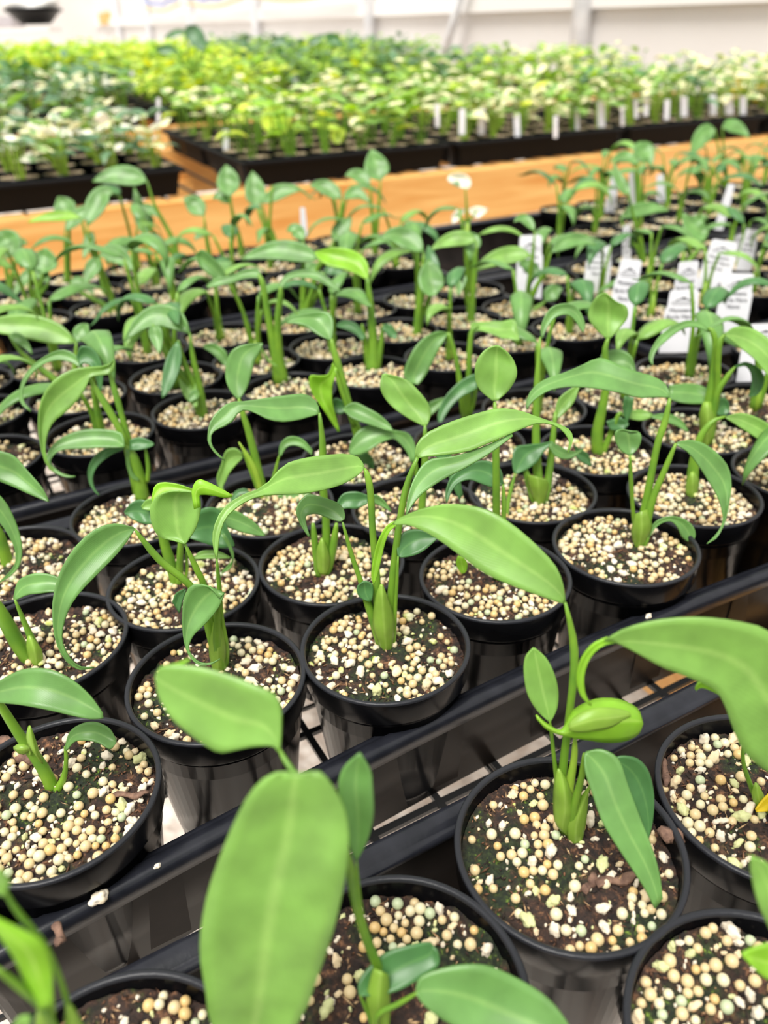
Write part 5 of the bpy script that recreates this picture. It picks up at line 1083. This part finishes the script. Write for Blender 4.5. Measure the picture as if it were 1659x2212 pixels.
bg_plant(1010, 480, 13.2, 'variegated_seedling', 'single thin stalk with cream and green leaves in front of the orange board', [
    (1005,405, [(1008,408),(985,402),(967,390),(972,378),(990,374)], [(1010,408),(1018,400),(1016,386),(1005,377),(992,374)], 'vw'),
    (1030,455, [(1012,452),(1030,446),(1055,450)], [(1014,458),(1032,472),(1052,456)], 'vw'),
    (985,465, [(1005,452),(988,452),(975,468)], [(1003,458),(992,474),(976,484)], 'vw')], -.1)
bg_plant(1600, 215, 34, 'yellowed_seedling', 'seedling with yellow leaves near the right edge of the second bench', [
    (1590,190, [(1592,205),(1572,190),(1568,172),(1580,168)], [(1598,205),(1612,185),(1602,168),(1585,166)], 'o'),
    (1635,195, [(1628,225),(1622,205),(1635,185),(1655,180)], [(1634,225),(1648,205),(1655,190),(1660,182)], 'o')], 1.0)

# background tags
bt = [(945,225,9,50),(998,235,12,56),(1040,236,13,55),(1118,245,12,50),(1200,250,8,48),(1248,235,8,50),(1300,220,14,55),(1345,230,7,42),(1395,210,10,40),(1440,215,10,44),(1478,208,13,44),(1540,205,13,44),(1575,205,16,42),(1605,208,12,40),(488,280,10,48),(342,212,7,52),(8,118,6,28),(1375,215,8,40),
      (135,152,7,26),(168,165,8,27),(228,165,14,32),(290,152,13,36),(350,165,8,30),(380,172,8,28),(412,150,10,24),(480,138,12,34),(512,145,12,38),(570,165,12,30),(120,235,12,30),(212,232,12,32),(640,160,9,34),(700,165,9,30),(805,190,12,50),(855,180,10,40)]
for i, (x, y, w, h) in enumerate(bt):
    r_ = ray(x, y+h); kk = (.58-1-H)/(r_[2]-.05*r_[1]); p1 = (r_[0]*kk, r_[1]*kk, r_[2]*kk+H)
    if y < 195 and 27.4 < p1[1] < 33.6: kk *= 33.8/p1[1]; p1 = (r_[0]*kk, r_[1]*kk, ZS(33.8)+.58)
    if y > 195 and x > 900: kk *= min(1, 20.45/p1[1]); p1 = (r_[0]*kk, r_[1]*kk, r_[2]*kk+H)
    Y = r_[3]*kk; p0 = atY(x+random.uniform(-3, 3), y, Y); wd = w*Y/F*.5
    m = MB(); rx, ry = Tv[0]*wd, -Tv[1]*wd
    d = (-.02*Tv[1], -.02*Nv[1])
    ux, uy = Tv[0]*wd, Nv[0]*wd
    vs_ = []
    for s_ in (0, 1):
        for (p, a) in ((p1, -1), (p1, 1), (p0, 1), (p0, -1)):
            vs_.append((p[0]+a*ux+s_*.02*Tv[1], p[1]+a*uy+s_*.02*Nv[1], p[2]))
    m.add(vs_, [(0,1,2,3),(7,6,5,4),(0,4,5,1),(1,5,6,2),(2,6,7,3),(3,7,4,0)])
    tag(m.build('plant_tag', M['white'], origin=p1, smooth=False), 'small blurred white tag among the seedlings, %s' % (('right half of second bench' if x > 900 else 'left half of second bench') if y > 195 else ('left end of back benches' if x < 300 else 'middle of back benches')), 'plant tag', 'blurred white tags, %s %s' % ('second bench' if y > 195 else 'back benches', 'left' if x < (900 if y > 195 else 300) else 'right'))

# ------------------------------------------------------------------ greenhouse wall on the right, along the far ends of the benches
TW = 40.0
def wz(n, z): return z + .026*(n-31.8)
m = MB(); m.add([(TW+.6, -10, -10.5), (TW+.6, 190, -10.5), (TW+.6, 190, 26+5), (TW+.6, -10, 26), (TW+.75, -10, -10.5), (TW+.75, 190, -10.5), (TW+.75, 190, 31), (TW+.75, -10, 26)],
      [(0,1,2,3),(7,6,5,4),(0,4,5,1),(1,5,6,2),(2,6,7,3),(3,7,4,0)]); struct(m.build('wall_right', M['sheet'], smooth=False))
m = MB(); m.box((-60, 189, -10.5), (TW+.7, 190, 30)); struct(m.build('wall_back', M['sheet'], smooth=False))
def sl(m, t0, t1, n0, n1, z0, z1):
    a, b = wz(n0, 0), wz(n1, 0)
    m.add([(t0,n0,z0+a),(t1,n0,z0+a),(t1,n1,z0+b),(t0,n1,z0+b),(t0,n0,z1+a),(t1,n0,z1+a),(t1,n1,z1+b),(t0,n1,z1+b)], [(0,3,2,1),(4,5,6,7),(0,1,5,4),(1,2,6,5),(2,3,7,6),(3,0,4,7)])
m = MB(); sl(m, TW+.1, TW+.6, 5, 189, 4.55, 5.75); struct(m.build('trim_1', M['wpaint'], smooth=False))
for i, n in enumerate((17, 45.5, 74, 102, 127, 149.5, 170)):
    m = MB(); m.tube([(TW-.1, n, -10.5), (TW-.1, n, 28)], .62 if i < 2 else .5, seg=14)
    tag(m.build('wall_post', M['steel'], origin=(TW-.1, n, -10.5)), ['pale steel post outside the frame at right', 'thickest pale steel post right of centre', 'second steel post from the right, at top centre', 'third steel post from the right, left of the top centre', 'fourth steel post from the right', 'fifth steel post from the right', 'most distant steel post of the wall'][i], 'post', 'greenhouse wall posts')
m = MB(); m.tube([(TW-.6, 57.0, 9.0), (TW-.6, 62.5, -.5)], .32, seg=10); tag(m.build('wall_brace', M['steel'], origin=(TW-.6, 62.5, -.5)), 'slanting steel brace between the two rightmost wall posts', 'brace')
# rolled curtain hanging along the wall, blue rope and tan edge
for k, (n0, n1) in enumerate(((76, 100), (103.5, 125), (128.5, 147))):
    m = MB(); P = [(TW-.9, n0+(n1-n0)*u, wz(n0+(n1-n0)*u, 6.9) - .7*math.sin(math.pi*u)) for u in np.linspace(0, 1, 14)]
    m.tube(P, .17, seg=8); tag(m.build('curtain_edge', M['tan'], origin=P[0]), '%s sagging tan edge of the rolled curtain, counted from the right' % ORD[k], 'curtain')
    m = MB(); P = [(TW-1.0, a, z+.85+.15*math.sin(a)) for (_, a, z) in P]; m.tube(P, .15, seg=8); tag(m.build('blue_rope', M['blue'], origin=P[0]), '%s span of blue rope above the rolled curtain, counted from the right' % ORD[k], 'rope')
# brown block on the wall and the hanging basket at the far left
def vbox(px0, py0, px1, py1, Y, dep, name, mt, label, cat):
    a = atY(px0, py1, Y); b = atY(px1, py0, Y); ux = Vector((Tv[0], Nv[0], 0)); L_ = (Vector(b)-Vector(a)).dot(ux); fw = Vector((Tv[1], Nv[1], 0))*dep
    A = Vector(a); B = A+ux*L_; z1 = b[2]; pts = [A, B, B+fw, A+fw]; m = MB(); m.add([tuple(q) for q in pts] + [(q.x, q.y, z1) for q in pts], [(0,3,2,1),(4,5,6,7),(0,1,5,4),(1,2,6,5),(2,3,7,6),(3,0,4,7)])
    return tag(m.build(name, mt, origin=a, smooth=False), label, cat)
a_ = att(226, 54, TW+.6); b_ = att(238, 26, TW+.6); m = MB(); m.box((TW-.3, min(a_[1], b_[1]), a_[2]), (TW+.62, max(a_[1], b_[1]), b_[2])); tag(m.build('wooden_block', M['wood'], origin=a_, smooth=False), 'small brown wooden block fixed on the distant wall at upper left', 'block')
m = MB(); c = atY(78, 52, 70); m.lathe([(1.1, 0), (1.9, .75), (2.1, .8), (2.1, .95), (1.9, .95), (.0, .8)], seg=20)
m.v = [(x+c[0], y+c[1], z+c[2]) for x, y, z in m.v]; hb = thing('hanging_basket', c, 'black hanging basket with a white plant and one green sprig, top left corner', 'hanging basket'); m.build('basket', M['pot'], hb)
m = MB(); v, f = CH[(3, 2)]; m.add([(c[0]+q[0]*1.3, c[1]+q[1]*1.3, c[2]+1.3+q[2]*.9) for q in v], [tuple(int(i) for i in q) for q in f]); m.build('white_foliage', M['wpaint'], hb)
m = MB(); m.grid(grown_blade((c[0], c[1], c[2]+2.0), 3.6, 1.1, .6, .8, -.4, rows=6, cols=5)); m.build('sprig', M['yy'], hb)
vbox(-40, 58, 105, 72, 74, 3, 'white_shelf', M['wpaint'], 'long pale shelf below the hanging basket at the left edge', 'shelf')
vbox(-40, 34, 22, 60, 80, 3, 'grey_cabinet', mat('mauve_grey_paint', (.5, .46, .48), .6), 'mauve-grey cabinet at the extreme upper left edge', 'cabinet')
